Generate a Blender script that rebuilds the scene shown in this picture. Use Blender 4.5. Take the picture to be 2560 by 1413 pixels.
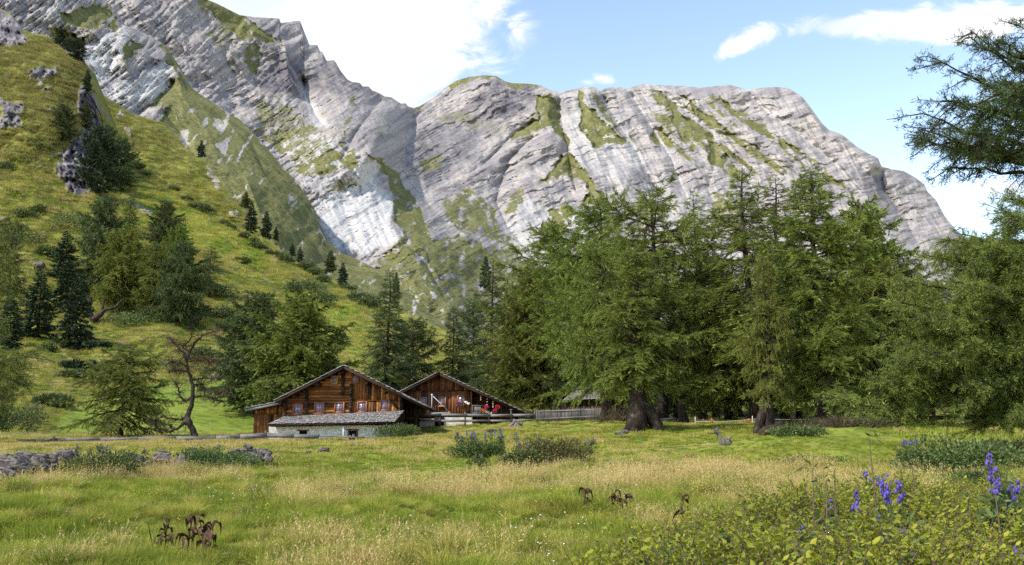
import bpy, math, random
import numpy as np
from mathutils import Vector

for o in list(bpy.data.objects):
    bpy.data.objects.remove(o)
SC = bpy.context.scene
COL = SC.collection
R = math.radians

# ------------------------------------------------------------------ camera
F = 2217.0                       # focal length in photo pixels (2560 wide)
HZ = 1010.0                      # row of the true horizon
TH = math.atan((HZ - 706.5) / F)
EYE = np.array([0.0, 0.0, 1.65])
cam_d = bpy.data.cameras.new('camera'); cam = bpy.data.objects.new('camera', cam_d); COL.objects.link(cam)
cam_d.sensor_width = 36.0; cam_d.lens = F / 2560 * 36
cam_d.clip_start = 0.1; cam_d.clip_end = 12000
cam.location = EYE; cam.rotation_euler = (math.pi / 2 + TH, 0, 0)
SC.camera = cam

# ------------------------------------------------------------------ light
SUN_AZ, SUN_EL = R(-126), R(46)     # azimuth from +Y towards +X
sd = Vector((math.sin(SUN_AZ) * math.cos(SUN_EL), math.cos(SUN_AZ) * math.cos(SUN_EL), math.sin(SUN_EL)))
sun_d = bpy.data.lights.new('sun', 'SUN'); sun = bpy.data.objects.new('sun', sun_d); COL.objects.link(sun)
sun_d.energy = 4.1; sun_d.angle = R(1.6); sun_d.color = (1.0, 0.94, 0.84)
sun.rotation_euler = sd.to_track_quat('Z', 'Y').to_euler()
SC.view_settings.view_transform = 'Standard'; SC.view_settings.look = 'None'
SC.view_settings.exposure = 0.6; SC.view_settings.gamma = 1.0
SC.cycles.max_bounces = 5; SC.cycles.diffuse_bounces = 3; SC.cycles.glossy_bounces = 2
SC.cycles.transmission_bounces = 3; SC.cycles.transparent_max_bounces = 4
SC.cycles.use_denoising = False

def ray(px, py):
    """direction of a photo pixel, scaled to unit distance along +Y"""
    px, py = np.broadcast_arrays(np.asarray(px, float), np.asarray(py, float))
    x = (px - 1280) / F; yc = (706.5 - py) / F
    dy = math.cos(TH) - yc * math.sin(TH); dz = math.sin(TH) + yc * math.cos(TH)
    return np.stack([x / dy, np.ones_like(x), dz / dy], -1)
def at(px, py, Y):
    return EYE + ray(px, py) * np.asarray(Y, float)[..., None]

class NT:
    """tiny node helper"""
    def __init__(s, tree): s.t = tree; tree.nodes.clear()
    def n(s, typ, props=None, **ins):
        nd = s.t.nodes.new(typ)
        for k, v in (props or {}).items(): setattr(nd, k, v)
        for k, v in ins.items():
            k = k.replace('__', ' ')
            sock = nd.inputs[int(k[1:])] if k[0] == 'i' and k[1:].isdigit() else nd.inputs[k]
            if isinstance(v, bpy.types.NodeSocket): s.t.links.new(v, sock)
            else: sock.default_value = v
        return nd
    def math(s, op, a, b=0.0, c=None, clamp=False):
        nd = s.n('ShaderNodeMath', dict(operation=op, use_clamp=clamp), i0=a, i1=b)
        if c is not None: 
            if isinstance(c, bpy.types.NodeSocket): s.t.links.new(c, nd.inputs[2])
            else: nd.inputs[2].default_value = c
        return nd.outputs[0]
    def mix(s, f, a, b, mode='MIX'):
        nd = s.n('ShaderNodeMix', dict(data_type='RGBA', blend_type=mode))
        for i, v in ((0, f), (6, a), (7, b)):
            if isinstance(v, bpy.types.NodeSocket): s.t.links.new(v, nd.inputs[i])
            else: nd.inputs[i].default_value = (*v, 1) if isinstance(v, tuple) and len(v) == 3 else v
        return nd.outputs[2]
    def ss(s, v, lo, hi):
        nd = s.n('ShaderNodeMapRange', dict(interpolation_type='SMOOTHSTEP'), Value=v)
        nd.inputs[1].default_value = lo; nd.inputs[2].default_value = hi
        return nd.outputs[0]
    def noise(s, vec, scale, detail=3.0, rough=0.55, dist=0.0):
        nd = s.n('ShaderNodeTexNoise', None, Scale=scale, Detail=detail, Roughness=rough, Distortion=dist)
        if vec is not None: s.t.links.new(vec, nd.inputs['Vector'])
        return nd.outputs['Fac']
    def mapv(s, vec, scale=(1, 1, 1), rot=(0, 0, 0), loc=(0, 0, 0)):
        return s.n('ShaderNodeMapping', None, Vector=vec, Scale=scale, Rotation=rot, Location=loc).outputs[0]
    def attr(s, name): return s.n('ShaderNodeAttribute', dict(attribute_name=name)).outputs['Fac']

# ------------------------------------------------------------------ sky with clouds
w = bpy.data.worlds.new('World'); SC.world = w; w.use_nodes = True
t = NT(w.node_tree)
sky = t.n('ShaderNodeTexSky', dict(sky_type='NISHITA', sun_disc=False, sun_elevation=SUN_EL, sun_rotation=SUN_AZ, altitude=1800.0, air_density=1.0, dust_density=0.6, ozone_density=1.5))
gen = t.n('ShaderNodeTexCoord').outputs['Generated']
sx = t.n('ShaderNodeSeparateXYZ', None, i0=gen)
yy = t.math('MAXIMUM', sx.outputs[1], 0.05)
cv = t.n('ShaderNodeCombineXYZ', None, i0=t.math('DIVIDE', sx.outputs[0], yy), i1=t.math('DIVIDE', sx.outputs[2], yy)).outputs[0]
blobs = [(560, 40, 420, 190, 0, 1.5), (900, 80, 270, 130, 0, 1.5), (1030, 175, 130, 90, 0, 1.0), (1120, 20, 130, 80, 0, .9), (1010, 250, 90, 55, 0, .8),
         (1850, 112, 85, 22, 0.5, 1.0), (2040, 70, 150, 34, 0.12, 1.1), (2240, 62, 160, 44, 0.02, 1.2), (2480, 48, 190, 46, 0.1, 1.3), (2380, 95, 60, 24, 0.1, .8),
         (2500, 470, 130, 26, 0.05, 1.0), (1515, 192, 36, 20, 0, .62), (1460, 205, 30, 10, 0, .35)]
acc = None
for bx_, by_, rx, ry, rot, amp in blobs:
    c = ray(bx_, by_)
    mv = t.mapv(cv, loc=(-c[0], -c[2], 0))
    mv = t.n('ShaderNodeMapping', dict(vector_type='POINT'), Vector=mv, Rotation=(0, 0, -rot), Scale=(1, 1, 1)).outputs[0]
    mv = t.mapv(mv, scale=(F / rx, F / ry, 1))
    ln = t.n('ShaderNodeVectorMath', dict(operation='LENGTH'), i0=mv).outputs['Value']
    g = t.math('MULTIPLY', t.math('POWER', 2.718, t.math('MULTIPLY', t.math('MULTIPLY', ln, ln), -0.9)), amp)
    acc = g if acc is None else t.math('ADD', acc, g)
wn = t.noise(t.mapv(cv, scale=(1, 1.7, 1)), 11.0, 9.0, 0.66, 0.9)
wn2 = t.noise(cv, 3.0, 3.0, 0.5, 0.0)
m = t.math('MULTIPLY', t.math('ADD', t.math('SUBTRACT', wn, 0.5), t.math('MULTIPLY', t.math('SUBTRACT', wn2, 0.5), .5)), 2.9)
m = t.math('ADD', acc, t.math('MULTIPLY', m, t.ss(acc, 0.0, 0.35)))
cm = t.ss(m, 0.25, 1.0)
skyc = t.mix(1.0, sky.outputs[0], (3.3, 3.0, 2.75), 'MULTIPLY')
skyh = t.mix(t.ss(sx.outputs[2], -0.05, 0.75), (1.15, 1.08, 1.0), (1.0, 1.0, 1.0))
skyc = t.mix(1.0, skyc, skyh, 'MULTIPLY')
cl = t.mix(t.ss(t.math('ADD', t.math('MULTIPLY', wn2, .6), t.math('MULTIPLY', wn, .4)), .36, .56), (7.0, 7.7, 8.6), (9.2, 9.3, 9.6))
col = t.mix(cm, skyc, cl)
bg = t.n('ShaderNodeBackground', None, Color=col, Strength=0.085)
t.n('ShaderNodeOutputWorld', None, Surface=bg.outputs[0])

# ------------------------------------------------------------------ numeric helpers
rs = np.random.RandomState(7)
PERM = rs.permutation(512); PERM = np.concatenate([PERM, PERM, PERM])
GA = rs.rand(512) * 2 * math.pi
def noise2(x, y):
    x = np.asarray(x, float); y = np.asarray(y, float)
    xi = np.floor(x).astype(int); yi = np.floor(y).astype(int); xf = x - xi; yf = y - yi
    xi &= 511; yi &= 511
    u = xf * xf * xf * (xf * (xf * 6 - 15) + 10); v = yf * yf * yf * (yf * (yf * 6 - 15) + 10)
    def g(a, b, dx, dy):
        h = GA[PERM[PERM[a & 511] + (b & 511)]]
        return np.cos(h) * dx + np.sin(h) * dy
    n00 = g(xi, yi, xf, yf); n10 = g(xi + 1, yi, xf - 1, yf); n01 = g(xi, yi + 1, xf, yf - 1); n11 = g(xi + 1, yi + 1, xf - 1, yf - 1)
    return ((n00 * (1 - u) + n10 * u) * (1 - v) + (n01 * (1 - u) + n11 * u) * v) * 1.5
def fbm(x, y, o=4, g=0.5):
    s = 0; a = 1.0
    for i in range(o):
        s = s + a * noise2(x + 17.3 * i, y - 9.1 * i); x = x * 2.03; y = y * 2.03; a *= g
    return s
def ridged(x, y, o=4, g=0.5):
    s = 0; a = 1.0
    for i in range(o):
        s = s + a * (1 - 2 * np.abs(noise2(x + 11.3 * i, y + 5.7 * i))); x = x * 2.03; y = y * 2.03; a *= g
    return s
def sstep(x, lo, hi):
    q = np.clip((x - lo) / (hi - lo), 0, 1); return q * q * (3 - 2 * q)
def poly_sd(px, py, poly):
    """signed distance, positive inside"""
    d2 = np.full(px.shape, 1e18); ins = np.zeros(px.shape, bool); n = len(poly)
    for i in range(n):
        ax, ay = poly[i]; bx, by = poly[(i + 1) % n]
        ex, ey = bx - ax, by - ay; wx, wy = px - ax, py - ay
        tt = np.clip((wx * ex + wy * ey) / (ex * ex + ey * ey + 1e-9), 0, 1)
        d2 = np.minimum(d2, (wx - ex * tt) ** 2 + (wy - ey * tt) ** 2)
        c = (ay > py) != (by > py)
        with np.errstate(divide='ignore', invalid='ignore'):
            xx = (bx - ax) * (py - ay) / (by - ay if by != ay else 1e-9) + ax
        ins ^= c & (px < xx)
    return np.where(ins, 1, -1) * np.sqrt(d2)
def line_d(px, py, pts):
    """distance to polyline, signed side (+ right/below), position 0..1 along"""
    best = np.full(px.shape, 1e9); side = np.zeros(px.shape); tt_ = np.zeros(px.shape); n = len(pts) - 1
    for i in range(n):
        ax, ay = pts[i]; bx, by = pts[i + 1]; ex, ey = bx - ax, by - ay; wx, wy = px - ax, py - ay
        tt = np.clip((wx * ex + wy * ey) / (ex * ex + ey * ey), 0, 1)
        d = np.hypot(wx - ex * tt, wy - ey * tt); m = d < best
        best = np.where(m, d, best); side = np.where(m, np.sign(-(ex * wy - ey * wx)), side); tt_ = np.where(m, (i + tt) / n, tt_)
    return best, side, tt_
class RBF:
    def __init__(s, P, v):
        s.P = np.array(P, float); n = len(P); A = np.zeros((n + 3, n + 3))
        s.sc = np.abs(s.P).max(); Q = s.P / s.sc; s.Q = Q
        A[:n, :n] = s.k(Q[:, None], Q[None]) + np.eye(n) * 1e-5
        A[:n, n] = 1; A[:n, n + 1:] = Q; A[n, :n] = 1; A[n + 1:, :n] = Q.T
        s.w = np.linalg.solve(A, np.concatenate([np.array(v, float), np.zeros(3)]))
    def k(s, a, b):
        r = np.sqrt(((a - b) ** 2).sum(-1)) + 1e-12; return r * r * np.log(r)
    def __call__(s, x, y):
        X = np.stack([np.ravel(x), np.ravel(y)], -1) / s.sc; out = np.zeros(len(X)); n = len(s.Q)
        for i in range(0, len(X), 100000):
            xx = X[i:i + 100000]; out[i:i + 100000] = s.k(xx[:, None], s.Q[None]) @ s.w[:n] + s.w[n] + xx @ s.w[n + 1:]
        return out.reshape(np.shape(x))

# ------------------------------------------------------------------ object helpers
def tag(o, label=None, cat=None, group=None, kind=None):
    if label: o['label'] = label
    if cat: o['category'] = cat
    if group: o['group'] = group
    if kind: o['kind'] = kind
    return o
def empty(name, loc, label, cat, group=None):
    o = bpy.data.objects.new(name, None); COL.objects.link(o); o.location = tuple(float(c) for c in loc)
    o.empty_display_size = 0.3
    return tag(o, label, cat, group)
def link(name, me, parent=None):
    o = bpy.data.objects.new(name, me); COL.objects.link(o)
    if parent is not None: o.parent = parent
    return o
def copy_tree(o, parent=None):
    c = o.copy(); COL.objects.link(c)
    if parent is not None: c.parent = parent
    for ch in [x for x in o.children]: copy_tree(ch, c)
    return c
def mesh_np(name, V, Fs, mat=None, attrs=None, smooth=False):
    """V (n,3); Fs list of (m,k) int arrays"""
    me = bpy.data.meshes.new(name); V = np.ascontiguousarray(V, np.float32)
    me.vertices.add(len(V)); me.vertices.foreach_set('co', V.ravel())
    Fs = [f for f in Fs if len(f)]
    nl = sum(f.size for f in Fs); npf = sum(len(f) for f in Fs)
    me.loops.add(nl); me.polygons.add(npf)
    me.loops.foreach_set('vertex_index', np.concatenate([f.ravel() for f in Fs]).astype(np.int32))
    tot = np.concatenate([np.full(len(f), f.shape[1]) for f in Fs]).astype(np.int32)
    st = np.concatenate([[0], np.cumsum(tot)[:-1]]).astype(np.int32)
    me.polygons.foreach_set('loop_start', st); me.polygons.foreach_set('loop_total', tot)
    if smooth: me.polygons.foreach_set('use_smooth', np.ones(npf, bool))
    for k, v in (attrs or {}).items():
        a = me.attributes.new(k, 'FLOAT', 'POINT'); a.data.foreach_set('value', np.ascontiguousarray(v, np.float32).ravel())
    me.update(calc_edges=True)
    if mat: me.materials.append(mat)
    return me
class MB:
    """collects boxes, tubes, quads -> one mesh"""
    def __init__(s): s.V = []; s.Q = []; s.T = []; s.A = []; s.n = 0; s.r = random.Random(3)
    def add(s, V, Q=None, T=None, var=None):
        V = np.asarray(V, float).reshape(-1, 3); s.V.append(V)
        if Q is not None and len(Q): s.Q.append(np.asarray(Q, int).reshape(-1, 4) + s.n)
        if T is not None and len(T): s.T.append(np.asarray(T, int).reshape(-1, 3) + s.n)
        if var is None: var = s.r.random()
        s.A.append(np.broadcast_to(np.asarray(var, float), (len(V),)).copy()); s.n += len(V)
    def hexa(s, P, var=None):
        """8 corners: bottom 0-3 ccw, top 4-7"""
        s.add(P, Q=[(0, 3, 2, 1), (4, 5, 6, 7), (0, 1, 5, 4), (1, 2, 6, 5), (2, 3, 7, 6), (3, 0, 4, 7)], var=var)
    def box(s, a, b, var=None, jit=0):
        x0, y0, z0 = a; x1, y1, z1 = b
        P = np.array([(x0, y0, z0), (x1, y0, z0), (x1, y1, z0), (x0, y1, z0), (x0, y0, z1), (x1, y0, z1), (x1, y1, z1), (x0, y1, z1)], float)
        if jit: P += (np.array([[s.r.uniform(-1, 1) for _ in range(3)] for _ in range(8)])) * jit
        s.hexa(P, var)
    def beam(s, p, q, w, h=None, up=(0, 0, 1), var=None):
        """box beam from p to q, width w (sideways), height h (up)"""
        p = np.array(p, float); q = np.array(q, float); h = w if h is None else h
        d = q - p; d /= np.linalg.norm(d); u = np.array(up, float)
        if abs(d @ u) > .98: u = np.array((0, 1.0, 0))
        sd_ = np.cross(d, u); sd_ /= np.linalg.norm(sd_); u = np.cross(sd_, d)
        a = sd_ * w / 2; b = u * h / 2
        s.hexa([p - a - b, p + a - b, q + a - b, q - a - b, p - a + b, p + a + b, q + a + b, q - a + b], var)
    def tube(s, path, rad, n=6, var=None, cap=True):
        P = np.array(path, float); k = len(P); rad = np.broadcast_to(np.asarray(rad, float), (k,))
        d = np.gradient(P, axis=0); d /= np.linalg.norm(d, axis=1)[:, None] + 1e-9
        ref = np.array((0.3, 0.9, 0.1)) if abs(d[0] @ np.array((0, 0, 1.0))) > .7 else np.array((0, 0, 1.0))
        a = np.cross(d, ref); a /= np.linalg.norm(a, axis=1)[:, None] + 1e-9; b = np.cross(d, a)
        an = np.arange(n) * 2 * math.pi / n
        V = P[:, None] + rad[:, None, None] * (np.cos(an)[None, :, None] * a[:, None] + np.sin(an)[None, :, None] * b[:, None])
        i = np.arange(k - 1)[:, None] * n; j = np.arange(n)[None]; j2 = (j + 1) % n
        Q = np.stack([i + j, i + j2, i + n + j2, i + n + j], -1).reshape(-1, 4)
        T = []
        if cap:
            V = np.concatenate([V.reshape(-1, 3), P[:1], P[-1:]]); c = k * n
            for q in range(n): T.append((c, (q + 1) % n, q)); T.append((c + 1, (k - 1) * n + q, (k - 1) * n + (q + 1) % n))
        s.add(V.reshape(-1, 3), Q=Q, T=T, var=var)
    def build(s, name, mat, parent=None, smooth=False):
        V = np.concatenate(s.V)
        if parent is not None:
            off = np.zeros(3); p = parent
            while p is not None: off += np.array(p.location); p = p.parent
            V = V - off
        fs = []
        if s.Q: fs.append(np.concatenate(s.Q))
        if s.T: fs.append(np.concatenate(s.T))
        return link(name, mesh_np(name, V, fs, mat, {'var': np.concatenate(s.A)}, smooth), parent)

# ------------------------------------------------------------------ materials
MATS = {}
def new_mat(name):
    m = bpy.data.materials.new(name); m.use_nodes = True; MATS[name] = m
    return m, NT(m.node_tree)
def finish(t, col, rough=0.85, bump=None, bstr=0.3, bdist=0.05, spec=0.3, metal=0.0, transl=None):
    p = t.n('ShaderNodeBsdfPrincipled', None, Roughness=rough, Metallic=metal)
    p.inputs['Specular IOR Level'].default_value = spec
    if isinstance(col, bpy.types.NodeSocket): t.t.links.new(col, p.inputs['Base Color'])
    else: p.inputs['Base Color'].default_value = (*col, 1)
    if bump is not None:
        b = t.n('ShaderNodeBump', None, Strength=bstr, Distance=bdist, Height=bump); t.t.links.new(b.outputs[0], p.inputs['Normal'])
    out = p.outputs[0]
    if transl:
        tr = t.n('ShaderNodeBsdfTranslucent')
        if isinstance(col, bpy.types.NodeSocket): t.t.links.new(col, tr.inputs['Color'])
        else: tr.inputs['Color'].default_value = (*col, 1)
        out = t.n('ShaderNodeMixShader', None, i0=transl, i1=out, i2=tr.outputs[0]).outputs[0]
    t.n('ShaderNodeOutputMaterial', None, Surface=out)
def simple(name, col, rough=0.7, vary=0.25, scale=8.0, bstr=0.2, metal=0.0, spec=0.3, transl=None):
    m, t = new_mat(name); pos = t.n('ShaderNodeTexCoord').outputs['Object']
    n = t.noise(pos, scale, 4); v = t.attr('var')
    k = t.math('ADD', t.math('MULTIPLY', n, vary * 2), t.math('MULTIPLY', v, vary)); k = t.math('ADD', k, 1 - vary * 1.5)
    c = t.n('ShaderNodeVectorMath', dict(operation='SCALE'), i0=col, Scale=k).outputs[0]
    finish(t, c, rough, n, bstr, 0.03, spec, metal, transl); return m

def foliage(name, dark, light, tip, transl=0.25):
    """leaf colour: attribute var picks dark..light, a few shoots take the tip colour"""
    m, t = new_mat(name); v = t.attr('var')
    oi = t.n('ShaderNodeObjectInfo').outputs['Random']
    pos = t.n('ShaderNodeTexCoord').outputs['Object']
    n = t.noise(pos, 0.55, 3)
    k = t.math('ADD', t.math('MULTIPLY', v, 0.75), t.math('MULTIPLY', t.math('SUBTRACT', n, 0.35), 0.9), clamp=True)
    c = t.mix(k, dark, light); c = t.mix(t.ss(v, 0.8, 1.0), c, tip)
    hs = t.n('ShaderNodeHueSaturation', None, Color=c, Hue=t.math('ADD', 0.49, t.math('MULTIPLY', oi, 0.02)), Value=t.math('ADD', 0.85, t.math('MULTIPLY', oi, 0.3)))
    finish(t, hs.outputs[0], 0.6, spec=0.2, transl=transl); return m
LARCH = foliage('larch_needles', (0.055, 0.078, 0.016), (0.225, 0.26, 0.045), (0.42, 0.44, 0.085))
LARCH2 = foliage('larch_needles_yellowish', (0.09, 0.11, 0.02), (0.24, 0.26, 0.05), (0.34, 0.32, 0.08))
LARCH3 = foliage('larch_needles_fresh', (0.065, 0.1, 0.018), (0.21, 0.28, 0.045), (0.36, 0.42, 0.08))
SPRUCE = foliage('spruce_needles', (0.016, 0.03, 0.014), (0.045, 0.07, 0.026), (0.075, 0.085, 0.03), 0.08)
PINE = foliage('dark_needles', (0.042, 0.06, 0.022), (0.125, 0.155, 0.048), (0.2, 0.22, 0.07), 0.22)
SHRUB = foliage('shrub_leaves', (0.035, 0.055, 0.014), (0.11, 0.14, 0.035), (0.19, 0.2, 0.06))
HEATH = foliage('brown_twigs', (0.045, 0.035, 0.02), (0.12, 0.095, 0.05), (0.16, 0.15, 0.06), 0.1)
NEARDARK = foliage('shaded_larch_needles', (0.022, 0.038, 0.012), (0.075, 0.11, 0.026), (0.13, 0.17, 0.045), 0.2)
JUNI = foliage('juniper_leaves', (0.05, 0.075, 0.02), (0.13, 0.18, 0.05), (0.2, 0.25, 0.08))
SALLOW = foliage('yellow_leaves', (0.12, 0.15, 0.02), (0.36, 0.36, 0.03), (0.5, 0.33, 0.06), 0.35)
BROWNN = foliage('dead_needles', (0.09, 0.045, 0.02), (0.16, 0.085, 0.04), (0.2, 0.1, 0.05), 0.1)

def bark(name, c1, c2):
    m, t = new_mat(name); pos = t.n('ShaderNodeTexCoord').outputs['Object']
    n = t.noise(t.mapv(pos, scale=(1, 1, .22)), 9, 6, .7); n2 = t.noise(pos, 1.3, 3)
    c = t.mix(t.ss(n, .3, .7), c1, c2); c = t.mix(t.math('MULTIPLY', t.ss(n2, .5, .75), .5), c, (.17, .15, .13))
    finish(t, c, .95, n, .9, .06, .1); return m
BARK = bark('bark', (0.016, 0.012, 0.010), (0.065, 0.045, 0.034))
DEADW = bark('dead_wood', (0.06, 0.05, 0.042), (0.2, 0.175, 0.15))

def wood(name, dark, mid, light, vert=True, rough=.75):
    m, t = new_mat(name); pos = t.n('ShaderNodeTexCoord').outputs['Object']; v = t.attr('var')
    sh = t.n('ShaderNodeVectorMath', dict(operation='ADD'), i0=pos, i1=t.n('ShaderNodeCombineXYZ', None, i0=t.math('MULTIPLY', v, 31.0), i1=t.math('MULTIPLY', v, 17.0), i2=t.math('MULTIPLY', v, 23.0)).outputs[0]).outputs[0]
    sc = (9, 9, .8) if vert else (.8, 9, 9)
    n = t.noise(t.mapv(sh, scale=sc), 1.6, 6, .7); n2 = t.noise(sh, .9, 3)
    k = t.math('ADD', t.math('MULTIPLY', v, .62), t.math('MULTIPLY', n, .75)); k = t.math('ADD', k, t.math('MULTIPLY', t.math('SUBTRACT', n2, .5), .6))
    c = t.mix(t.ss(k, .3, .72), dark, mid); c = t.mix(t.ss(k, .72, 1.05), c, light)
    finish(t, c, rough, n, .6, .03, .15); return m
BOARDS = wood('brown_boards', (0.018, 0.010, 0.006), (0.20, 0.08, 0.024), (0.46, 0.21, 0.062))
BOARDS2 = wood('red_brown_boards', (0.03, 0.013, 0.008), (0.15, 0.052, 0.022), (0.27, 0.11, 0.045))
LOGS = wood('brown_logs', (0.012, 0.007, 0.005), (0.18, 0.07, 0.02), (0.42, 0.18, 0.05), False)
DARKW = wood('dark_wood', (0.008, 0.006, 0.005), (0.035, 0.02, 0.012), (0.08, 0.04, 0.02))
GREYW = wood('grey_weathered_wood', (0.06, 0.055, 0.052), (0.2, 0.19, 0.18), (0.34, 0.32, 0.3), False)
GREYV = wood('grey_weathered_pickets', (0.05, 0.045, 0.042), (0.15, 0.14, 0.13), (0.26, 0.24, 0.22), True)
FRAMEW = wood('window_frame_wood', (0.16, 0.06, 0.028), (0.3, 0.12, 0.055), (0.4, 0.19, 0.09))
FRAMEO = wood('light_frame_wood', (0.3, 0.14, 0.05), (0.45, 0.24, 0.09), (0.55, 0.32, 0.14))
def shingle():
    m, t = new_mat('grey_shingles'); pos = t.n('ShaderNodeTexCoord').outputs['Object']; v = t.attr('var')
    n = t.noise(t.mapv(pos, scale=(6, 1, 6)), 3, 5, .7)
    k = t.math('ADD', t.math('MULTIPLY', v, .32), t.math('MULTIPLY', n, .6))
    c = t.mix(t.ss(k, .05, .85), (0.13, 0.12, 0.115), (0.33, 0.31, 0.29))
    finish(t, c, .85, n, .5, .02, .2); return m
SHING = shingle()
GLASS, t = new_mat('window_glass')
finish(t, (0.20, 0.21, 0.33), 0.12, spec=0.9)  # lavender base colour paints in the sky reflected by the panes
WHITEP = simple('white_paint', (0.62, 0.68, 0.68), .5, .1)
PALEB = simple('pale_blue_paint', (0.42, 0.56, 0.58), .5, .1)
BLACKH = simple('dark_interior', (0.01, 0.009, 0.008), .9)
def plaster():
    m, t = new_mat('rough_limewash'); pos = t.n('ShaderNodeTexCoord').outputs['Object']
    n = t.noise(t.mapv(pos, scale=(1, 1, 2.2)), 3.2, 7, .72); vo = t.n('ShaderNodeTexVoronoi', dict(feature='DISTANCE_TO_EDGE'), Vector=t.mapv(pos, scale=(2.2, 2.2, 4.2)), Scale=1.3).outputs['Distance']
    c = t.mix(t.ss(n, .38, .68), (0.42, 0.40, 0.35), (0.74, 0.71, 0.64)); c = t.mix(t.math('MULTIPLY', t.math('SUBTRACT', 1.0, t.ss(vo, 0.0, .05)), .15), c, (0.16, .14, .11))
    finish(t, c, .95, n, .8, .06, .1); return m
PLASTER = plaster()
def stone():
    m, t = new_mat('lichen_stone'); pos = t.n('ShaderNodeTexCoord').outputs['Object']; v = t.attr('var')
    n = t.noise(pos, 6, 7, .7); n2 = t.noise(t.mapv(pos, scale=(1.2, 1.2, 5)), 5, 5, .6)
    c = t.mix(t.ss(n2, .35, .65), (0.045, 0.036, 0.028), (0.22, 0.19, 0.165)); c = t.mix(t.ss(n, .55, .7), c, (0.42, 0.40, 0.37)); c = t.mix(t.math('MULTIPLY', t.ss(n, .3, .42), 0.0), c, c)
    finish(t, c, .95, t.math('ADD', n, n2), 1.0, .05, .1); return m
STONE = stone()
# ================================================================== mountains and hills
def terrain_mat(name, rock_scale=1.0, grass_sc=.02, near=False):
    m, t = new_mat(name); pos = t.n('ShaderNodeTexCoord').outputs['Object']
    g, wht, dk, lu = t.attr('grass'), t.attr('white'), t.attr('dark'), t.attr('lush')
    st = t.attr('strata'); sv = t.n('ShaderNodeCombineXYZ', None, i0=t.attr('along'), i1=t.attr('across')).outputs[0]
    b1 = t.noise(t.mapv(sv, scale=(.014, .24, 1)), 1.0, 7, .72, .35); b2 = t.noise(t.mapv(sv, scale=(.012, .05, 1)), 1.0, 4, .6, .8)
    q = .0045 * rock_scale
    n1 = t.noise(pos, q * 40, 8, .72); n2 = t.noise(pos, q * 7, 6, .65); n3 = t.noise(pos, q * 1.6, 3, .5)
    # grass: olive, lush, straw
    gc = t.mix(t.ss(n2, .38, .64), OLIVE1, OLIVE2); gc = t.mix(t.math('MULTIPLY', t.ss(n1, .5, .66), .6), gc, (0.27, 0.225, 0.06))
    lc = t.mix(t.ss(n2, .35, .65), (0.15, 0.205, 0.028), (0.23, 0.27, 0.045)); gc = t.mix(lu, gc, lc)
    gc = t.mix(t.math('MULTIPLY', t.ss(n1, .46, .34), .55), gc, (0.075, 0.085, 0.02))
    if near:
        n4 = t.noise(pos, .9, 6, .75); gc = t.mix(t.math('MULTIPLY', t.ss(n4, .52, .40), .6), gc, (0.062, 0.075, 0.018)); gc = t.mix(t.math('MULTIPLY', t.ss(n4, .56, .7), .45), gc, (0.33, 0.28, 0.09))
    if not near:
        n5 = t.noise(pos, .30, 7, .78); gc = t.mix(t.math('MULTIPLY', t.ss(n5, .52, .40), .7), gc, (0.055, 0.06, 0.02)); gc = t.mix(t.math('MULTIPLY', t.ss(n5, .55, .68), .5), gc, (0.27, 0.235, 0.09))
    b3 = t.noise(t.mapv(sv, scale=(.045, .85, 1)), 1.0, 5, .7, .3)
    # rock: lilac grey, white, dark
    rc = t.mix(t.ss(n1, .32, .68), (0.245, 0.222, 0.203), (0.47, 0.422, 0.378)); rc = t.mix(t.math('MULTIPLY', t.ss(n3, .42, .62), .28), rc, (0.30, 0.28, 0.29))
    rc = t.mix(t.math('MULTIPLY', t.ss(n2, .56, .7), .5), rc, (0.40, 0.31, 0.24))
    rc = t.mix(t.math('MULTIPLY', t.ss(b2, .44, .60), .7), rc, (0.19, 0.175, 0.185)); rc = t.mix(t.math('MULTIPLY', t.ss(b1, .55, .70), .6), rc, (0.56, 0.52, 0.485)); rc = t.mix(t.math('MULTIPLY', t.ss(b1, .42, .35), .7), rc, (0.085, 0.078, 0.08)); rc = t.mix(t.math('MULTIPLY', t.ss(b3, .44, .36), .5), rc, (0.12, 0.11, 0.11))
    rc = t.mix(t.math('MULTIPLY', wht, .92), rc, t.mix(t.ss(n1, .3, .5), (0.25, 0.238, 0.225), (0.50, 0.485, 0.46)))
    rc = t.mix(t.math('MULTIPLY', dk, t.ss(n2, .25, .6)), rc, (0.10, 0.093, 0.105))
    cr = t.ss(t.math('ADD', st, t.math('MULTIPLY', t.math('SUBTRACT', n1, .5), .9)), .22, .0)
    rc = t.mix(t.math('MULTIPLY', cr, .55), rc, (0.15, 0.14, 0.135))
    # edges of turf broken up
    k = t.math('ADD', g, t.math('MULTIPLY', t.math('SUBTRACT', n1, .5), .9)); k = t.math('ADD', k, t.math('MULTIPLY', t.math('SUBTRACT', n2, .5), .8))
    k = t.math('ADD', k, t.math('MULTIPLY', t.math('SUBTRACT', b1, .5), 1.1 if not near else .2)); k = t.ss(k, .42, .58)
    c = t.mix(k, rc, gc)
    hb = t.math('ADD', t.math('ADD', t.math('MULTIPLY', n1, 1.0), t.math('MULTIPLY', n2, 2.0)), t.math('MULTIPLY', b1, 1.6 if not near else .0))
    finish(t, c, .95, hb, .8, (.8 if not near else .6) / rock_scale, .05); return m
OLIVE1 = (0.125, 0.126, 0.045); OLIVE2 = (0.205, 0.195, 0.07)
OLIVE1, OLIVE2 = (0.12, 0.125, 0.05), (0.19, 0.185, 0.078)
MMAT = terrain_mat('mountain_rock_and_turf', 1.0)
OLIVE1, OLIVE2 = (0.135, 0.135, 0.035), (0.23, 0.215, 0.06)
HMAT = terrain_mat('hill_turf', 3.0, near=True)

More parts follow.
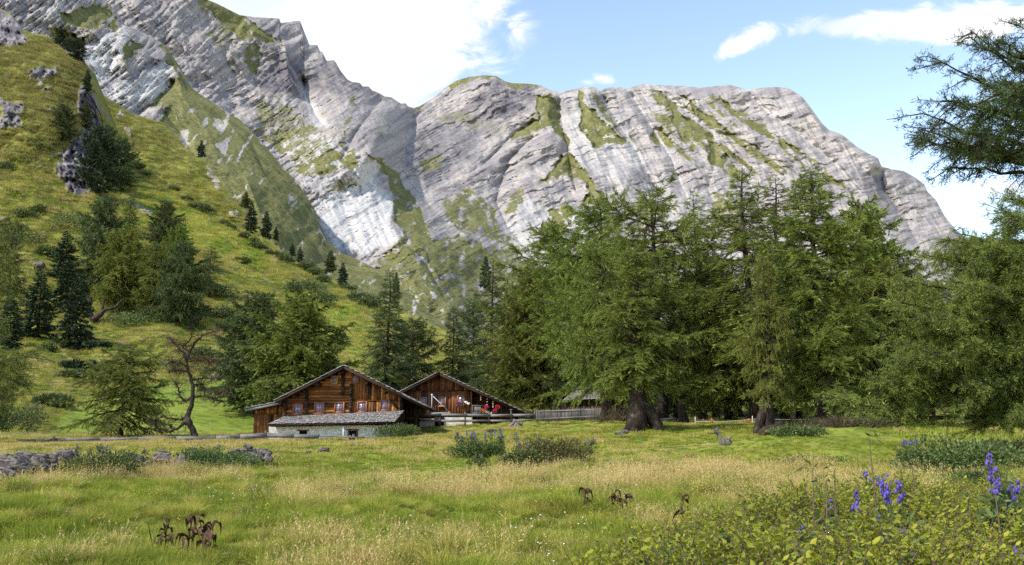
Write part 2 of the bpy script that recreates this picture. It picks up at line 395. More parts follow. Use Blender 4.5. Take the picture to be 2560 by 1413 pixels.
def strata_field(U, V):
    xs = np.array([-300, 400, 900, 1100, 1300, 1600, 1900, 2200, 2800.]); al = np.tan(np.radians([36, 40, 32, 30, 24, 14, 12, 14, 14.]))
    ug = np.linspace(-300, 2800, 400); h = np.cumsum(np.interp(ug, xs, al)) * (ug[1] - ug[0])
    return V + np.interp(U, ug, h)
SHEETS = {}
def sheet(name, crest, depth, bottom, relief=None, attrs=None, mat=None, du=2.5, dv=2.5, back=220.0, label=None):
    """terrain surface: crest line in photo coordinates, distance field through control points, real relief along it"""
    cx = np.array([c[0] for c in crest], float); cy = np.array([c[1] for c in crest], float)
    u = np.arange(cx[0], cx[-1] + .1, du); top = np.interp(u, cx, cy)
    bot = np.interp(u, [b[0] for b in bottom], [b[1] for b in bottom]); N = int(np.max(bot - top) / dv) + 2
    rb = RBF([(d[0], d[1]) for d in depth], [math.log(d[2]) for d in depth])
    s = np.linspace(0, 1, N)[:, None]; V = top[None] + (bot - top)[None] * s; U = np.broadcast_to(u[None], V.shape)
    jag = None
    Y = np.exp(rb(U, V)); rel, A = (relief(U, V) if relief else (np.zeros(U.shape), {}))
    P = at(U, V, Y + rel)
    # far side of the hill falls away behind the crest
    bk = []
    for k, (dy, dz) in enumerate(((.12, -.02), (.4, -.22), (1, -.8))):
        bk.append(P[0] + np.array((0, dy * back, dz * back)))
    bk = np.array(bk[::-1]); P = np.concatenate([bk, P]); n0, n1 = P.shape[:2]
    i = np.arange(n0 - 1)[:, None] * n1; j = np.arange(n1 - 1)[None]
    Q = np.stack([i + j, i + n1 + j, i + n1 + j + 1, i + j + 1], -1).reshape(-1, 4)
    at_ = {}
    A['along'] = U + .0 * V; A['across'] = strata_field(U, V)
    for k in ('grass', 'white', 'dark', 'lush', 'strata', 'along', 'across'):
        a = A.get(k, np.zeros(U.shape) if k != 'strata' else np.ones(U.shape)); at_[k] = np.concatenate([np.repeat(a[:1], 3, 0), a]).ravel()
    me = mesh_np(name, P.reshape(-1, 3), [Q], mat, at_, mat is HMAT)
    o = link(name, me); tag(o, kind='structure')
    SHEETS[name] = lambda px, py: at(float(px), float(py), float(np.exp(rb(np.array([float(px)]), np.array([float(py)])))[0] + (relief(np.array([float(px)]), np.array([float(py)]))[0][0] if relief else 0)))
    return o
def paint(U, V, polys, soft=9.0):
    out = np.zeros(U.shape); U, V = U + 9 * fbm(U / 38, V / 38 + 5, 4, .6), V + 9 * fbm(U / 38 + 31, V / 38, 4, .6)
    for val, poly in polys:
        x = [p[0] for p in poly]; y = [p[1] for p in poly]
        m = (U > min(x) - 40) & (U < max(x) + 40) & (V > min(y) - 40) & (V < max(y) + 40)
        if not m.any(): continue
        d = poly_sd(U[m], V[m], poly); out[m] = np.maximum(out[m], val * sstep(d, -soft, soft))
    return out
def ridges(U, V, lst):
    """spurs (positive) and gullies (negative): (amp, width, asymmetry, points)"""
    r = np.zeros(U.shape)
    for amp, wd, asy, pts in lst:
        d, s, tt = line_d(U, V, pts); ww = wd * (1 + asy * s)
        r -= amp * np.exp(-(d / ww) * 1.6) * sstep(tt, -.01, .08) * (1 - .5 * sstep(tt, .8, 1.0))
    return r

A_CREST = [(-260, -190), (-100, -150), (300, -120), (470, -20), (540, 8), (600, 38), (640, 43), (698, 46), (700, 58), (735, 53), (750, 52), (757, 75), (762, 108), (775, 112), (793, 112), (800, 128), (806, 130), (812, 142), (816, 152), (835, 150), (842, 160), (850, 175), (860, 188), (868, 198), (880, 205), (900, 207), (906, 216), (922, 216), (930, 226), (940, 229), (950, 234), (962, 241), (978, 243), (990, 251), (1002, 259), (1014, 258), (1020, 266), (1035, 270), (1048, 266), (1065, 256), (1090, 240), (1110, 222), (1140, 202), (1170, 193), (1210, 188), (1240, 190), (1262, 203), (1280, 208), (1316, 209), (1350, 213), (1375, 225), (1400, 230), (1440, 222), (1460, 218), (1488, 218), (1500, 226), (1520, 219), (1545, 217), (1566, 223), (1575, 218), (1610, 210), (1660, 214), (1700, 214), (1745, 219), (1790, 215), (1820, 211), (1850, 219), (1866, 225), (1900, 220), (1935, 217), (1970, 220), (1990, 232), (2005, 242), (2020, 260), (2038, 285), (2055, 308), (2072, 325), (2095, 332), (2110, 340), (2140, 365), (2170, 383), (2195, 395), (2204, 416), (2225, 422), (2260, 428), (2290, 445), (2312, 462), (2318, 478), (2340, 500), (2362, 540), (2390, 575), (2420, 600), (2480, 660), (2560, 740), (2750, 860)]
A_DEPTH = [(-200, -150, 900), (0, 200, 800), (300, 0, 1050), (600, 40, 1250), (800, 120, 1420), (1035, 268, 1600), (1200, 190, 1700), (1600, 215, 1850), (1980, 220, 1900), (2200, 410, 1750), (2420, 600, 1700), (700, 330, 1050), (850, 500, 880), (905, 380, 960), (1000, 450, 1150), (1120, 770, 640), (1060, 620, 800), (1200, 600, 1080), (1300, 450, 1400), (1500, 450, 1450), (1300, 700, 960), (1500, 700, 1000), (1800, 450, 1550), (2100, 600, 1400), (1800, 750, 1000), (2200, 750, 1100), (2600, 850, 1200), (900, 860, 520), (1300, 860, 640), (1800, 860, 750), (600, 400, 900), (600, 800, 500), (0, 800, 500)]
A_RIDGES = [
 (34, 60, -.3, [(905, 378), (960, 400), (1000, 450), (1040, 520), (1085, 590), (1130, 640)]),
 (46, 60, -.35, [(930, 440), (985, 500), (975, 560), (1010, 610), (1045, 650), (1085, 710), (1125, 775)]),
 (-30, 26, 0, [(1005, 600), (1060, 650), (1110, 740)]), (28, 55, -.2, [(1150, 585), (1200, 620), (1260, 665), (1290, 700)]),
 (-60, 34, .2, [(1035, 270), (1030, 330), (990, 420), (1060, 500), (1120, 560)]), (-46, 22, 0, [(755, 190), (765, 235), (790, 290), (815, 320)]),
 (40, 40, -.3, [(712, 100), (716, 150), (722, 200), (752, 235)]), (30, 50, -.2, [(600, 60), (655, 90), (712, 112)]),
 (-30, 22, 0, [(960, 240), (890, 330), (855, 400)]), (-40, 26, 0, [(1345, 330), (1270, 400), (1240, 500), (1270, 570), (1330, 640)]),
 (45, 70, -.2, [(1375, 225), (1370, 300), (1420, 370)]), (-46, 22, 0, [(1392, 240), (1405, 310), (1425, 400), (1440, 480)]),
 (36, 50, -.3, [(1455, 222), (1480, 290), (1560, 350), (1600, 420)]), (-42, 22, .1, [(1500, 226), (1540, 300), (1590, 380), (1640, 470), (1680, 540)]),
 (38, 55, -.2, [(1405, 388), (1460, 430), (1510, 500), (1560, 560)]), (-34, 20, 0, [(1570, 225), (1620, 300), (1680, 400), (1720, 500)]),
 (-34, 20, 0, [(1655, 225), (1740, 300), (1810, 345), (1860, 420), (1900, 520)]), (28, 40, -.2, [(1745, 219), (1830, 300), (1930, 370), (2010, 440)]),
 (-34, 22, 0, [(1866, 226), (1900, 260), (1980, 320), (2080, 400), (2150, 480)]), (-50, 28, 0, [(2204, 418), (2205, 470), (2260, 540), (2300, 620)]),
 (40, 50, 0, [(1990, 232), (2060, 320), (2180, 400), (2200, 420)]), (36, 45, 0, [(2095, 400), (2160, 480), (2240, 600)]),
 (-30, 14, 0, [(1200, 420), (1290, 330), (1340, 300)]), (-26, 10, 0, [(1225, 440), (1300, 405), (1340, 385)]), (26, 50, 0, [(1080, 420), (1130, 380), (1190, 440)]),
 (-24, 24, 0, [(1780, 330), (1790, 400), (1770, 470), (1800, 560)])]
A_GRASS = [
 (1, [(1335, 235), (1380, 232), (1392, 262), (1402, 300), (1415, 330), (1425, 362), (1420, 375), (1400, 345), (1380, 322), (1340, 330), (1300, 345), (1275, 347), (1300, 320), (1345, 290), (1350, 275), (1338, 262)]),
 (1, [(1447, 225), (1458, 228), (1462, 255), (1490, 285), (1530, 320), (1570, 350), (1560, 362), (1520, 358), (1490, 370), (1470, 345), (1440, 325), (1455, 300), (1458, 278), (1443, 262)]),
 (.62, [(1468, 222), (1500, 228), (1530, 290), (1590, 350), (1620, 400), (1560, 345), (1500, 290)]),
 (1, [(1405, 386), (1430, 390), (1450, 410), (1480, 445), (1500, 480), (1530, 510), (1500, 520), (1460, 500), (1468, 470), (1450, 450), (1420, 440), (1350, 458), (1370, 430)]),
 (.9, [(1620, 220), (1650, 225), (1700, 270), (1795, 345), (1750, 358), (1700, 340), (1676, 300), (1672, 262)]), (.62, [(1636, 275), (1680, 285), (1690, 320), (1660, 322), (1630, 300)]),
 (.9, [(1690, 228), (1740, 260), (1830, 330), (1905, 372), (1890, 378), (1850, 350), (1800, 338), (1740, 290)]),
 (.9, [(1770, 225), (1830, 265), (1900, 310), (1965, 350), (2040, 405), (2000, 392), (1950, 362), (1880, 322), (1810, 275)]),
 (.95, [(1620, 340), (1650, 312), (1670, 330), (1690, 372), (1672, 374), (1640, 362)]), (.8, [(1690, 320), (1720, 340), (1745, 380), (1735, 390), (1700, 350)]),
 (.9, [(1770, 350), (1800, 362), (1850, 430), (1862, 465), (1820, 440), (1765, 395)]), (.8, [(2058, 420), (2130, 475), (2110, 482), (2062, 445)]),
 (1, [(1105, 205), (1160, 183), (1210, 176), (1250, 186), (1300, 205), (1345, 210), (1335, 222), (1303, 228), (1270, 218), (1240, 198), (1200, 194), (1150, 208), (1112, 228)]), (.8, [(1036, 262), (1105, 215), (1112, 228), (1080, 248), (1050, 272)]),
 (.72, [(940, 650), (1000, 600), (1040, 540), (1080, 600), (1150, 580), (1250, 640), (1300, 690), (1290, 860), (900, 860)]), (.62, [(1230, 575), (1300, 600), (1330, 680), (1400, 640), (1450, 600), (1500, 700), (1400, 860), (1250, 860), (1220, 620)]),
 (.75, [(1110, 640), (1200, 600), (1260, 680), (1180, 740), (1130, 700)]), (.6, [(1240, 500), (1300, 470), (1330, 520), (1270, 540)]), (.7, [(1370, 520), (1450, 500), (1400, 600), (1340, 640)]), (.66, [(1100, 500), (1180, 470), (1240, 520), (1250, 600), (1150, 580), (1110, 550)]), (.6, [(1040, 400), (1120, 380), (1100, 430), (1050, 440)]),
 (.95, [(905, 376), (960, 398), (990, 430), (1020, 470), (1050, 530), (1085, 590), (1130, 640), (1100, 700), (1060, 640), (1010, 590), (978, 530), (985, 480), (950, 420)]),
 (.55, [(640, 225), (700, 240), (745, 290), (800, 310), (830, 360), (850, 400), (760, 440), (690, 380), (640, 330)]),
 (.7, [(830, 370), (900, 375), (890, 420), (800, 440), (700, 430), (760, 400)]), (.6, [(800, 470), (880, 440), (900, 470), (810, 490)]),
 (.95, [(470, -20), (560, 0), (640, 60), (700, 100), (712, 118), (690, 115), (640, 90), (600, 100), (540, 50)]), (.7, [(640, 90), (660, 140), (640, 200), (600, 150)]),
 (.55, [(875, 240), (900, 250), (870, 330), (850, 390), (840, 380)]), (.6, [(1770, 480), (1850, 480), (1880, 600), (1780, 600)]), (.5, [(560, 40), (640, 60), (600, 130), (480, 100)])]
A_WHITE = [(1, [(790, 500), (830, 488), (900, 400), (960, 405), (930, 440), (985, 505), (972, 550), (992, 603), (900, 640), (840, 612), (800, 565)]), (.9, [(1010, 720), (1060, 688), (1100, 740), (1122, 775), (1060, 778), (1015, 752)]),
 (.6, [(700, 350), (800, 330), (900, 390), (820, 480), (770, 480)]), (.5, [(1230, 540), (1320, 500), (1500, 560), (1400, 640), (1290, 620)]), (.4, [(1380, 240), (1460, 225), (1600, 400), (1700, 500), (1560, 480), (1430, 400)]),
 (.9, [(760, 225), (775, 250), (815, 320), (800, 320), (770, 280)]), (.8, [(1225, 560), (1260, 590), (1330, 650), (1300, 650), (1250, 610)]), (.8, [(1040, 660), (1070, 650), (1050, 700)])]
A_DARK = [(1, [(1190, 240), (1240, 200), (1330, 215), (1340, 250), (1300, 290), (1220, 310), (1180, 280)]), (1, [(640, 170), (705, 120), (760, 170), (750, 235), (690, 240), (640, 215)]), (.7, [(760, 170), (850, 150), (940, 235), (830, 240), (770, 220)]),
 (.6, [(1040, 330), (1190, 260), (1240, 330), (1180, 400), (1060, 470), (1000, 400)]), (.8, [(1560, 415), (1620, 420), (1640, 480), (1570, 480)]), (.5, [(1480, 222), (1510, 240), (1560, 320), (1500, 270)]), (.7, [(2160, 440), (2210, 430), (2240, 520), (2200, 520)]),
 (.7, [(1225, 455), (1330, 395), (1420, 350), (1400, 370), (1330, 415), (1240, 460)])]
def A_relief(U, V):
    q = strata_field(U, V); q = q + 14 * fbm(U / 160, V / 160, 3)
    grs = paint(U, V, A_GRASS)
    l1 = ridged(U / 170 + 3, q / 26, 4, .55); l2 = ridged(U / 60, q / 8.5, 3, .6)
    cb = ridged((U - .55 * V) / 42, (V + U * .2) / 150, 3, .55)
    blk = fbm(U / 105, V / 85, 6, .47)
    side = sstep(U, 1250, 1500)
    rocky = 1 - .8 * sstep(grs, .5, .9)
    qq = q + 9 * fbm(U / 45, V / 45 + 9, 3); mk = sstep(fbm(U / 110 + 5, V / 60, 3), -.25, .45)
    saw = lambda z: (z - np.floor(z)) ** 2
    led = saw(qq / 23) * 5.5 * mk + saw(qq / 9.3 + .3) * 2.2 * (.35 + .65 * sstep(fbm(U / 60, V / 40 + 7, 2), -.2, .4))
    frac = ridged(U / 26, V / 26, 4, .6)
    r = -(l1 * 3.2 + l2 * 1.5) * rocky - led * rocky - frac * .9 * rocky * (1 - .7 * side) - cb * (4.5 + 5 * side) * rocky - blk * 20
    w = paint(U, V, A_WHITE, 10); r = r + w * (l1 * 2.4 + led * .6 + blk * 6)
    r += ridges(U, V, A_RIDGES)
    top = sstep(V - np.interp(U, [c[0] for c in A_CREST], [c[1] for c in A_CREST]), 0, 18)
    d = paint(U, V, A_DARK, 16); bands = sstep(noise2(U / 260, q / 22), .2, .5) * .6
    for amp_, wd_, as_, pts_ in A_RIDGES:
        if amp_ < 0 and pts_[0][0] > 1300 and pts_[0][1] < 235: dl = line_d(U, V, pts_)[0]; w = np.maximum(w, .6 * np.exp(-(dl / (5 + 4 * noise2(V / 30, U / 60))) ** 2)); grs = grs * (1 - .9 * np.exp(-(dl / 5) ** 2))
    stm = sstep(l2 * .5 + 1.3 * (1 - saw(qq / 23)) - .5 + (1 - mk) , -.5, .5)
    kk = U - 1.2 * V; rg = np.clip(poly_sd(U, V, [(1560, 215), (1800, 222), (2075, 412), (1980, 470), (1800, 460), (1640, 390)]) / 40, 0, 1); grs = np.maximum(grs, rg * (.42 + .75 * fbm(kk / 24, V / 160, 2)))
    grs = grs * (1 - .5 * sstep(fbm(U / 22, V / 22, 3, .6), .1, .7))
    g = np.maximum(grs, .24 + .22 * fbm(U / 120, V / 90, 3) * (1 - side * .5) - .15 * side - .25 * w)
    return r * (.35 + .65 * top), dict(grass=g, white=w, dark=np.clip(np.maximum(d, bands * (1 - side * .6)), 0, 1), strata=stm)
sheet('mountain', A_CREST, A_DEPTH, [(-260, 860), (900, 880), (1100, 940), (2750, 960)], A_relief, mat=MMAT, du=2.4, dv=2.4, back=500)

C_CREST = [(-260, -160), (100, -90), (240, -20), (272, 8), (290, 30), (306, 62), (340, 72), (412, 112), (440, 158), (468, 212), (500, 236), (540, 262), (600, 300), (640, 340), (664, 365), (700, 410), (740, 450), (772, 500), (788, 545), (805, 590), (850, 630), (900, 652), (960, 682), (1000, 720), (1060, 770), (1130, 830), (1250, 900)]
C_DEPTH = [(-200, -100, 620), (250, 0, 820), (440, 160, 860), (300, 250, 640), (600, 300, 800), (775, 500, 690), (850, 630, 620), (960, 682, 560), (1130, 830, 430), (600, 450, 560), (700, 600, 480), (850, 760, 400), (400, 380, 540), (200, 300, 560), (1200, 900, 400), (0, 500, 480), (500, 800, 380), (800, 900, 360)]
C_RIDGES = [(26, 50, -.3, [(306, 62), (330, 100), (370, 140), (440, 158)]), (20, 60, -.2, [(440, 158), (455, 240), (520, 330), (560, 430)]), (30, 55, -.4, [(560, 290), (620, 370), (690, 480), (760, 590), (830, 660)]),
 (-20, 24, 0, [(400, 270), (450, 330), (510, 430), (560, 500)]), (-16, 20, 0, [(620, 330), (660, 430), (730, 540), (800, 620)]), (14, 30, -.2, [(610, 430), (650, 530), (720, 620)]), (-30, 26, 0, [(440, 200), (380, 260), (330, 290)]), (22, 36, 0, [(200, 60), (300, 130), (330, 200)])]
C_GRASS = [(.93, [(440, 160), (470, 205), (540, 255), (600, 292), (660, 355), (700, 400), (780, 500), (800, 560), (850, 620), (960, 670), (1250, 890), (500, 900), (380, 330), (420, 262), (445, 230)]), (.85, [(320, 92), (365, 112), (330, 150), (300, 155), (305, 125)]), (.8, [(375, 30), (420, 10), (490, 85), (500, 110), (420, 105)]),
 (.85, [(400, 60), (425, 110), (450, 160), (440, 185), (415, 150), (402, 120)]), (.8, [(140, 32), (250, 8), (300, 40), (230, 80), (160, 70)]), (.75, [(120, 60), (230, 90), (200, 130), (130, 110)]), (.7, [(385, 240), (440, 190), (470, 240), (440, 270), (360, 272)]), (.8, [(270, 0), (300, 60), (290, 90), (250, 40)])]
C_WHITE = [(.9, [(210, 120), (310, 60), (325, 100), (300, 150), (320, 190), (440, 155), (430, 230), (330, 270), (250, 240), (225, 200)]), (.7, [(100, 30), (150, 10), (160, 40), (110, 60)]), (.7, [(540, 310), (560, 300), (560, 330)])]
C_DARK = [(.9, [(150, 60), (200, 30), (190, 70)]), (.8, [(250, 215), (330, 180), (400, 140), (400, 165), (300, 215), (245, 235)]), (.5, [(420, 300), (460, 330), (470, 400), (440, 340)])]
C_SPOT = [(-.35, [(450, 330), (480, 330), (470, 400), (450, 380)]), (-.4, [(535, 290), (560, 300), (550, 330), (530, 320)]), (-.4, [(540, 350), (580, 340), (560, 400), (545, 380)])]
def C_relief(U, V):
    q = strata_field(U, V) + 10 * fbm(U / 130, V / 130, 3); grs = paint(U, V, C_GRASS, 12)
    spots = fbm((U + V * .5) / 26, V / 60, 4, .62)
    g = np.maximum(grs, .2 + .25 * fbm(U / 90, V / 70, 3)); g = g - .7 * sstep(spots, .45, .8) * sstep(grs, .5, .9) - .6 * paint(U, V, [(1, p_) for _, p_ in C_SPOT], 8)
    rocky = 1 - sstep(np.maximum(g, grs * .93), .5, .8)
    l1 = ridged(U / 100 + 3, q / 22, 4, .6); l2 = ridged(U / 45, q / 9, 3, .6)
    r = -(l1 * 4.5 + l2 * 2.4 + ridged(U / 24, V / 24, 4, .6) * 1.6) * (rocky + .08) - fbm(U / 90, V / 70, 6, .54) * 9 - ridged((U - .6 * V) / 60, V / 260, 3, .5) * 2.5 + ridges(U, V, C_RIDGES)
    top = sstep(V - np.interp(U, [c[0] for c in C_CREST], [c[1] for c in C_CREST]), 0, 24)
    return r * (.25 + .75 * top), dict(grass=g, white=np.maximum(paint(U, V, C_WHITE, 10), .3 * (grs > .5)), dark=paint(U, V, C_DARK, 12), strata=sstep(l1 * .5 + l2 * .5, -.5, .6))
sheet('mountain_spur', C_CREST, C_DEPTH, [(-260, 700), (500, 700), (1250, 950)], C_relief, mat=MMAT, du=2.6, dv=2.6, back=300)

G_CREST = [(120, 190), (200, 208), (240, 226), (290, 258), (330, 284), (400, 303), (440, 342), (480, 388), (505, 398), (540, 440), (580, 492), (620, 540), (660, 590), (720, 640), (800, 680), (880, 728), (960, 760), (1040, 790), (1140, 840), (1300, 900)]
G_DEPTH = [(150, 200, 480), (330, 284, 470), (480, 388, 440), (620, 540, 390), (800, 680, 350), (960, 760, 320), (300, 420, 400), (500, 560, 360), (800, 800, 300), (1100, 850, 300), (400, 700, 330)]
def G_relief(U, V):
    sp = fbm(U / 50, V / 80, 4, .6); g = .97 - .7 * sstep(sp, .72, .95) - .8 * paint(U, V, [(1, [(516, 405), (552, 448), (545, 480), (520, 440)]), (1, [(590, 540), (625, 560), (620, 600), (600, 590)]), (.8, [(300, 310), (320, 310), (325, 340), (305, 335)])], 6)
    rk = 1 - sstep(g, .4, .7)
    r = -fbm(U / 120, V / 90, 6, .52) * 6 - ridged(U / 60, (V + U * .8) / 18, 3) * (2.0 * rk + .35) - ridged((U - V) / 70, V / 300, 2) * 2
    top = sstep(V - np.interp(U, [c[0] for c in G_CREST], [c[1] for c in G_CREST]), 0, 22)
    return r * (.25 + .75 * top), dict(grass=g, lush=.12 + .3 * sstep(fbm(U / 90, V / 60, 3), 0, .6), white=rk * .4, strata=np.ones(U.shape))
sheet('middle_hill', G_CREST, G_DEPTH, [(120, 640), (1300, 960)], G_relief, mat=HMAT, du=3, dv=3, back=120)

F_CREST = [(-300, -40), (-60, -10), (0, 22), (22, 30), (34, 48), (58, 74), (80, 84), (112, 86), (135, 105), (165, 128), (190, 142), (214, 158), (218, 185), (230, 215), (244, 250), (256, 290), (262, 340), (268, 378), (325, 402), (380, 432), (430, 468), (500, 512), (560, 545), (640, 590), (700, 634), (780, 678), (850, 714), (920, 750), (1000, 790), (1100, 832), (1250, 880), (1400, 905), (2000, 915), (2800, 905)]
F_DEPTH = [(-200, 50, 330), (60, 74, 330), (214, 158, 315), (262, 340, 300), (325, 402, 320), (430, 468, 300), (560, 545, 280), (700, 634, 262), (850, 714, 240), (1000, 790, 220), (1100, 832, 205), (210, 480, 240), (100, 480, 230), (0, 500, 225), (0, 300, 260), (100, 300, 262), (300, 560, 220), (500, 680, 200), (230, 800, 150), (0, 700, 170), (0, 880, 118), (450, 800, 155), (700, 800, 175), (880, 900, 150), (600, 960, 112), (400, 985, 98), (130, 985, 92), (0, 1000, 86), (60, 1080, 72), (400, 1086, 76), (640, 1086, 80), (900, 1000, 110), (1000, 1060, 92), (1300, 1040, 100), (1700, 1044, 92), (2100, 1046, 88), (2600, 1046, 84), (1400, 905, 180), (2000, 915, 180), (2700, 905, 170), (-250, 1080, 72), (-250, 700, 150), (300, 1180, 66), (1700, 1120, 76), (2600, 1120, 74)]
F_ROCK = [(1, [(200, 215), (222, 215), (244, 250), (262, 340), (264, 378), (246, 420), (215, 492), (165, 480), (138, 400), (205, 330), (195, 260)]), (1, [(-20, 15), (20, 25), (60, 70), (66, 110), (20, 120), (-20, 100)]), (.7, [(70, 180), (150, 160), (140, 190), (90, 215)]), (.7, [(90, 220), (140, 205), (120, 240)]), (.7, [(0, 240), (60, 260), (60, 320), (0, 330)]), (.6, [(100, 265), (130, 265), (120, 290)]), (.7, [(300, 480), (330, 490), (385, 535), (380, 545), (330, 515)]), (.9, [(80, 655), (108, 655), (108, 672), (84, 670)]), (.7, [(-20, 540), (20, 545), (20, 560), (-20, 560)]), (.7, [(230, 905), (262, 900), (290, 922), (262, 930)])]
F_LUSH = [(1, [(130, 1085), (150, 1040), (200, 1005), (300, 980), (420, 955), (560, 930), (640, 930), (700, 1000), (700, 1090), (120, 1090)]), (.8, [(330, 440), (420, 480), (560, 560), (700, 650), (640, 690), (500, 620), (380, 560), (340, 500)]), (.3, [(0, 300), (150, 330), (100, 500), (0, 460)]), (.6, [(700, 700), (900, 770), (900, 900), (780, 860)]), (.45, [(950, 1000), (1400, 990), (1400, 1060), (950, 1060)])]
F_LUSH2 = F_LUSH
def F_relief(U, V):
    rk = paint(U, V, F_ROCK, 8); up = 1 - sstep(V, 380, 560)
    sp = fbm(U / 38, V / 26 + U / 90, 4, .62); g = 1.0 - .9 * rk - .7 * sstep(sp, 1.0 - .4 * up, 1.3 - .35 * up)
    fade = 1 - .93 * sstep(V, 900, 1000)
    flat = 1 - sstep(paint(U, V, F_LUSH[:1], 15), .3, .8)
    r = (-fbm(U / 130, V / 90, 6, .52) * 4.5 - rk * ridged(U / 24, (V - U * .3) / 30, 4, .6) * 3.2 - ridged(U / 60, (V + U * .75) / 13, 3) * (.35 + .5 * up)) * fade * (.15 + .85 * flat)
    top = sstep(V - np.interp(U, [c[0] for c in F_CREST], [c[1] for c in F_CREST]), 0, 20)
    lush = np.clip(paint(U, V, F_LUSH, 18) + .25 * fbm(U / 80, V / 50, 3) * flat, 0, 1)
    return r * (.25 + .75 * top), dict(grass=g, lush=lush * (1 - .5 * up), dark=np.clip(rk * 1.5, 0, 1), strata=np.ones(U.shape))
sheet('hill', F_CREST, F_DEPTH, [(-300, 1180), (1000, 1180), (2800, 1120)], F_relief, mat=HMAT, du=3, dv=3, back=70)

# ================================================================== meadow ground
GP = [(-30, 0, .0), (0, 0, 0), (30, 0, .1), (-8, 8, 0), (8, 8, .05), (0, 14, -.02), (-12, 16, -.02), (12, 16, .1)]
for px, py, Y in [(1280, 1195, 22), (300, 1195, 22), (2250, 1190, 20), (100, 1155, 32), (650, 1160, 30), (900, 1130, 42), (1280, 1140, 42), (1375, 1166, 30), (1240, 1166, 30), (1190, 1145, 37), (100, 1112, 58), (400, 1104, 60), (800, 1104, 62), (980, 1096, 64), (1100, 1076, 68), (1200, 1064, 73), (1330, 1056, 76), (1420, 1058, 66), (1500, 1056, 60), (1600, 1080, 50), (1705, 1060, 62), (1905, 1092, 45), (2060, 1074, 49), (1808, 1120, 37), (2000, 1122, 31), (2130, 1130, 28), (2400, 1195, 19), (2450, 1120, 30), (1750, 1052, 78), (2200, 1056, 70), (2550, 1070, 60), (60, 1092, 72), (500, 1090, 78)]:
    p = at(px, py, Y); GP.append((p[0], p[1], p[2]))
GP += [(-120, 110, -4), (0, 130, -3), (120, 110, -3), (-60, 100, -3), (50, 110, -2.5), (90, 60, .0), (-90, 50, -1)]
GR = RBF([(g[0], g[1]) for g in GP], [g[2] for g in GP])
def gz(x, y):
    x = np.asarray(x, float); y = np.asarray(y, float)
    k = sstep(np.hypot(x, y), 105, 150)
    z = GR(np.clip(x, -130, 130), np.clip(y, -10, 140)) * (1 - k) - 6 * k
    near = 1 - sstep(np.hypot(x, y), 70, 110)
    z = z + (fbm(x / 2.4, y / 2.4, 3) * .15 + fbm(x / .9, y / .9, 3) * .06 + fbm(x / 9, y / 9, 2) * .14) * near * sstep(np.hypot(x, y), 2, 10)
    for cx, cy, rx, ry, h in MOUNDS: z = z + h * np.exp(-((x - cx) / rx) ** 2 - ((y - cy) / ry) ** 2)
    return z
MOUNDS = []
for px, py, Y, rx, ry, h in [(2010, 1130, 30, 2.6, 2.6, .35), (2100, 1095, 40, 5, 3, .4), (1900, 1150, 26, .9, .8, .2), (1330, 1160, 29, 2.2, 1.6, .15), (200, 1190, 22, 2, 1.5, .2), (2080, 1185, 21, 1.3, 1.0, .25)]:
    p = at(px, py, Y); MOUNDS.append((p[0], p[1], rx, ry, h))
def on_ground(px, Y, dz=0.0):
    x = float(ray(px, 1050)[0] * Y); return np.array([x, Y, float(gz(np.array([x]), np.array([float(Y)]))[0]) + dz])
ug = np.concatenate([-np.geomspace(3000, 45, 26), np.linspace(-44.6, 44.6, 620), np.geomspace(45, 3000, 26)])
vg = np.concatenate([np.linspace(-15, 2, 30), np.geomspace(2.2, 120, 380), np.geomspace(123, 3500, 24)])
X, Yg = np.meshgrid(ug, vg); Z = gz(X, Yg); n1 = X.shape[1]
i = np.arange(X.shape[0] - 1)[:, None] * n1; j = np.arange(n1 - 1)[None]
Qg = np.stack([i + j, i + j + 1, i + n1 + j + 1, i + n1 + j], -1).reshape(-1, 4)
def straw(x, y):
    """0 green .. 1 straw over the meadow"""
    x = np.asarray(x, float); y = np.asarray(y, float); r = ray(1280, 1050)
    n = fbm(x / 2.3 + 7, y / 3.0, 4, .65) * .62 + fbm(x / 11 + 3, y / 8, 2) * .4
    b = .40 + n
    b = b + .42 * np.exp(-((y - 55) / 8) ** 2) * (x < -3) + .5 * np.exp(-((y - 31) / 7) ** 2 - ((x + 4) / 9) ** 2) * 0
    b = b + .45 * np.exp(-((y - 20.5) / 3.8) ** 2) * sstep(x, -4, 0) * (1 - sstep(x, 5, 8))
    b = b - .5 * np.exp(-((y - 27) / 4) ** 2 - ((x + 3.5) / 5) ** 2) - .45 * np.exp(-((y - 31) / 6) ** 2 - ((x - 7) / 6) ** 2) - .45 * np.exp(-((y - 16.5) / 1.6) ** 2 - ((x + 7) / 2) ** 2)
    b = b - .3 * sstep(x, 6, 12) * (y > 22) - .32 * np.exp(-((y - 11) / 3) ** 2) + .2 * np.exp(-((y - 66) / 8) ** 2)
    return np.clip(b, 0, 1)
m, t = new_mat('meadow_soil_and_turf'); pos = t.n('ShaderNodeTexCoord').outputs['Object']; sa = t.attr('straw')
n1_ = t.noise(pos, 1.2, 5, .65); n2_ = t.noise(pos, 9, 5, .7)
gc = t.mix(t.ss(n1_, .35, .65), (0.12, 0.15, 0.022), (0.22, 0.24, 0.04)); sc_ = t.mix(t.ss(n2_, .35, .65), (0.20, 0.155, 0.04), (0.34, 0.25, 0.075))
c = t.mix(sa, gc, sc_); c = t.mix(t.math('MULTIPLY', t.ss(n2_, .45, .3), .5), c, (0.05, 0.05, 0.015))
finish(t, c, .95, n2_, .9, .05, .05); GMAT = m
go = link('ground', mesh_np('ground', np.stack([X, Yg, Z], -1).reshape(-1, 3), [Qg], GMAT, {'straw': straw(X, Yg).ravel()}, True)); tag(go, kind='structure')
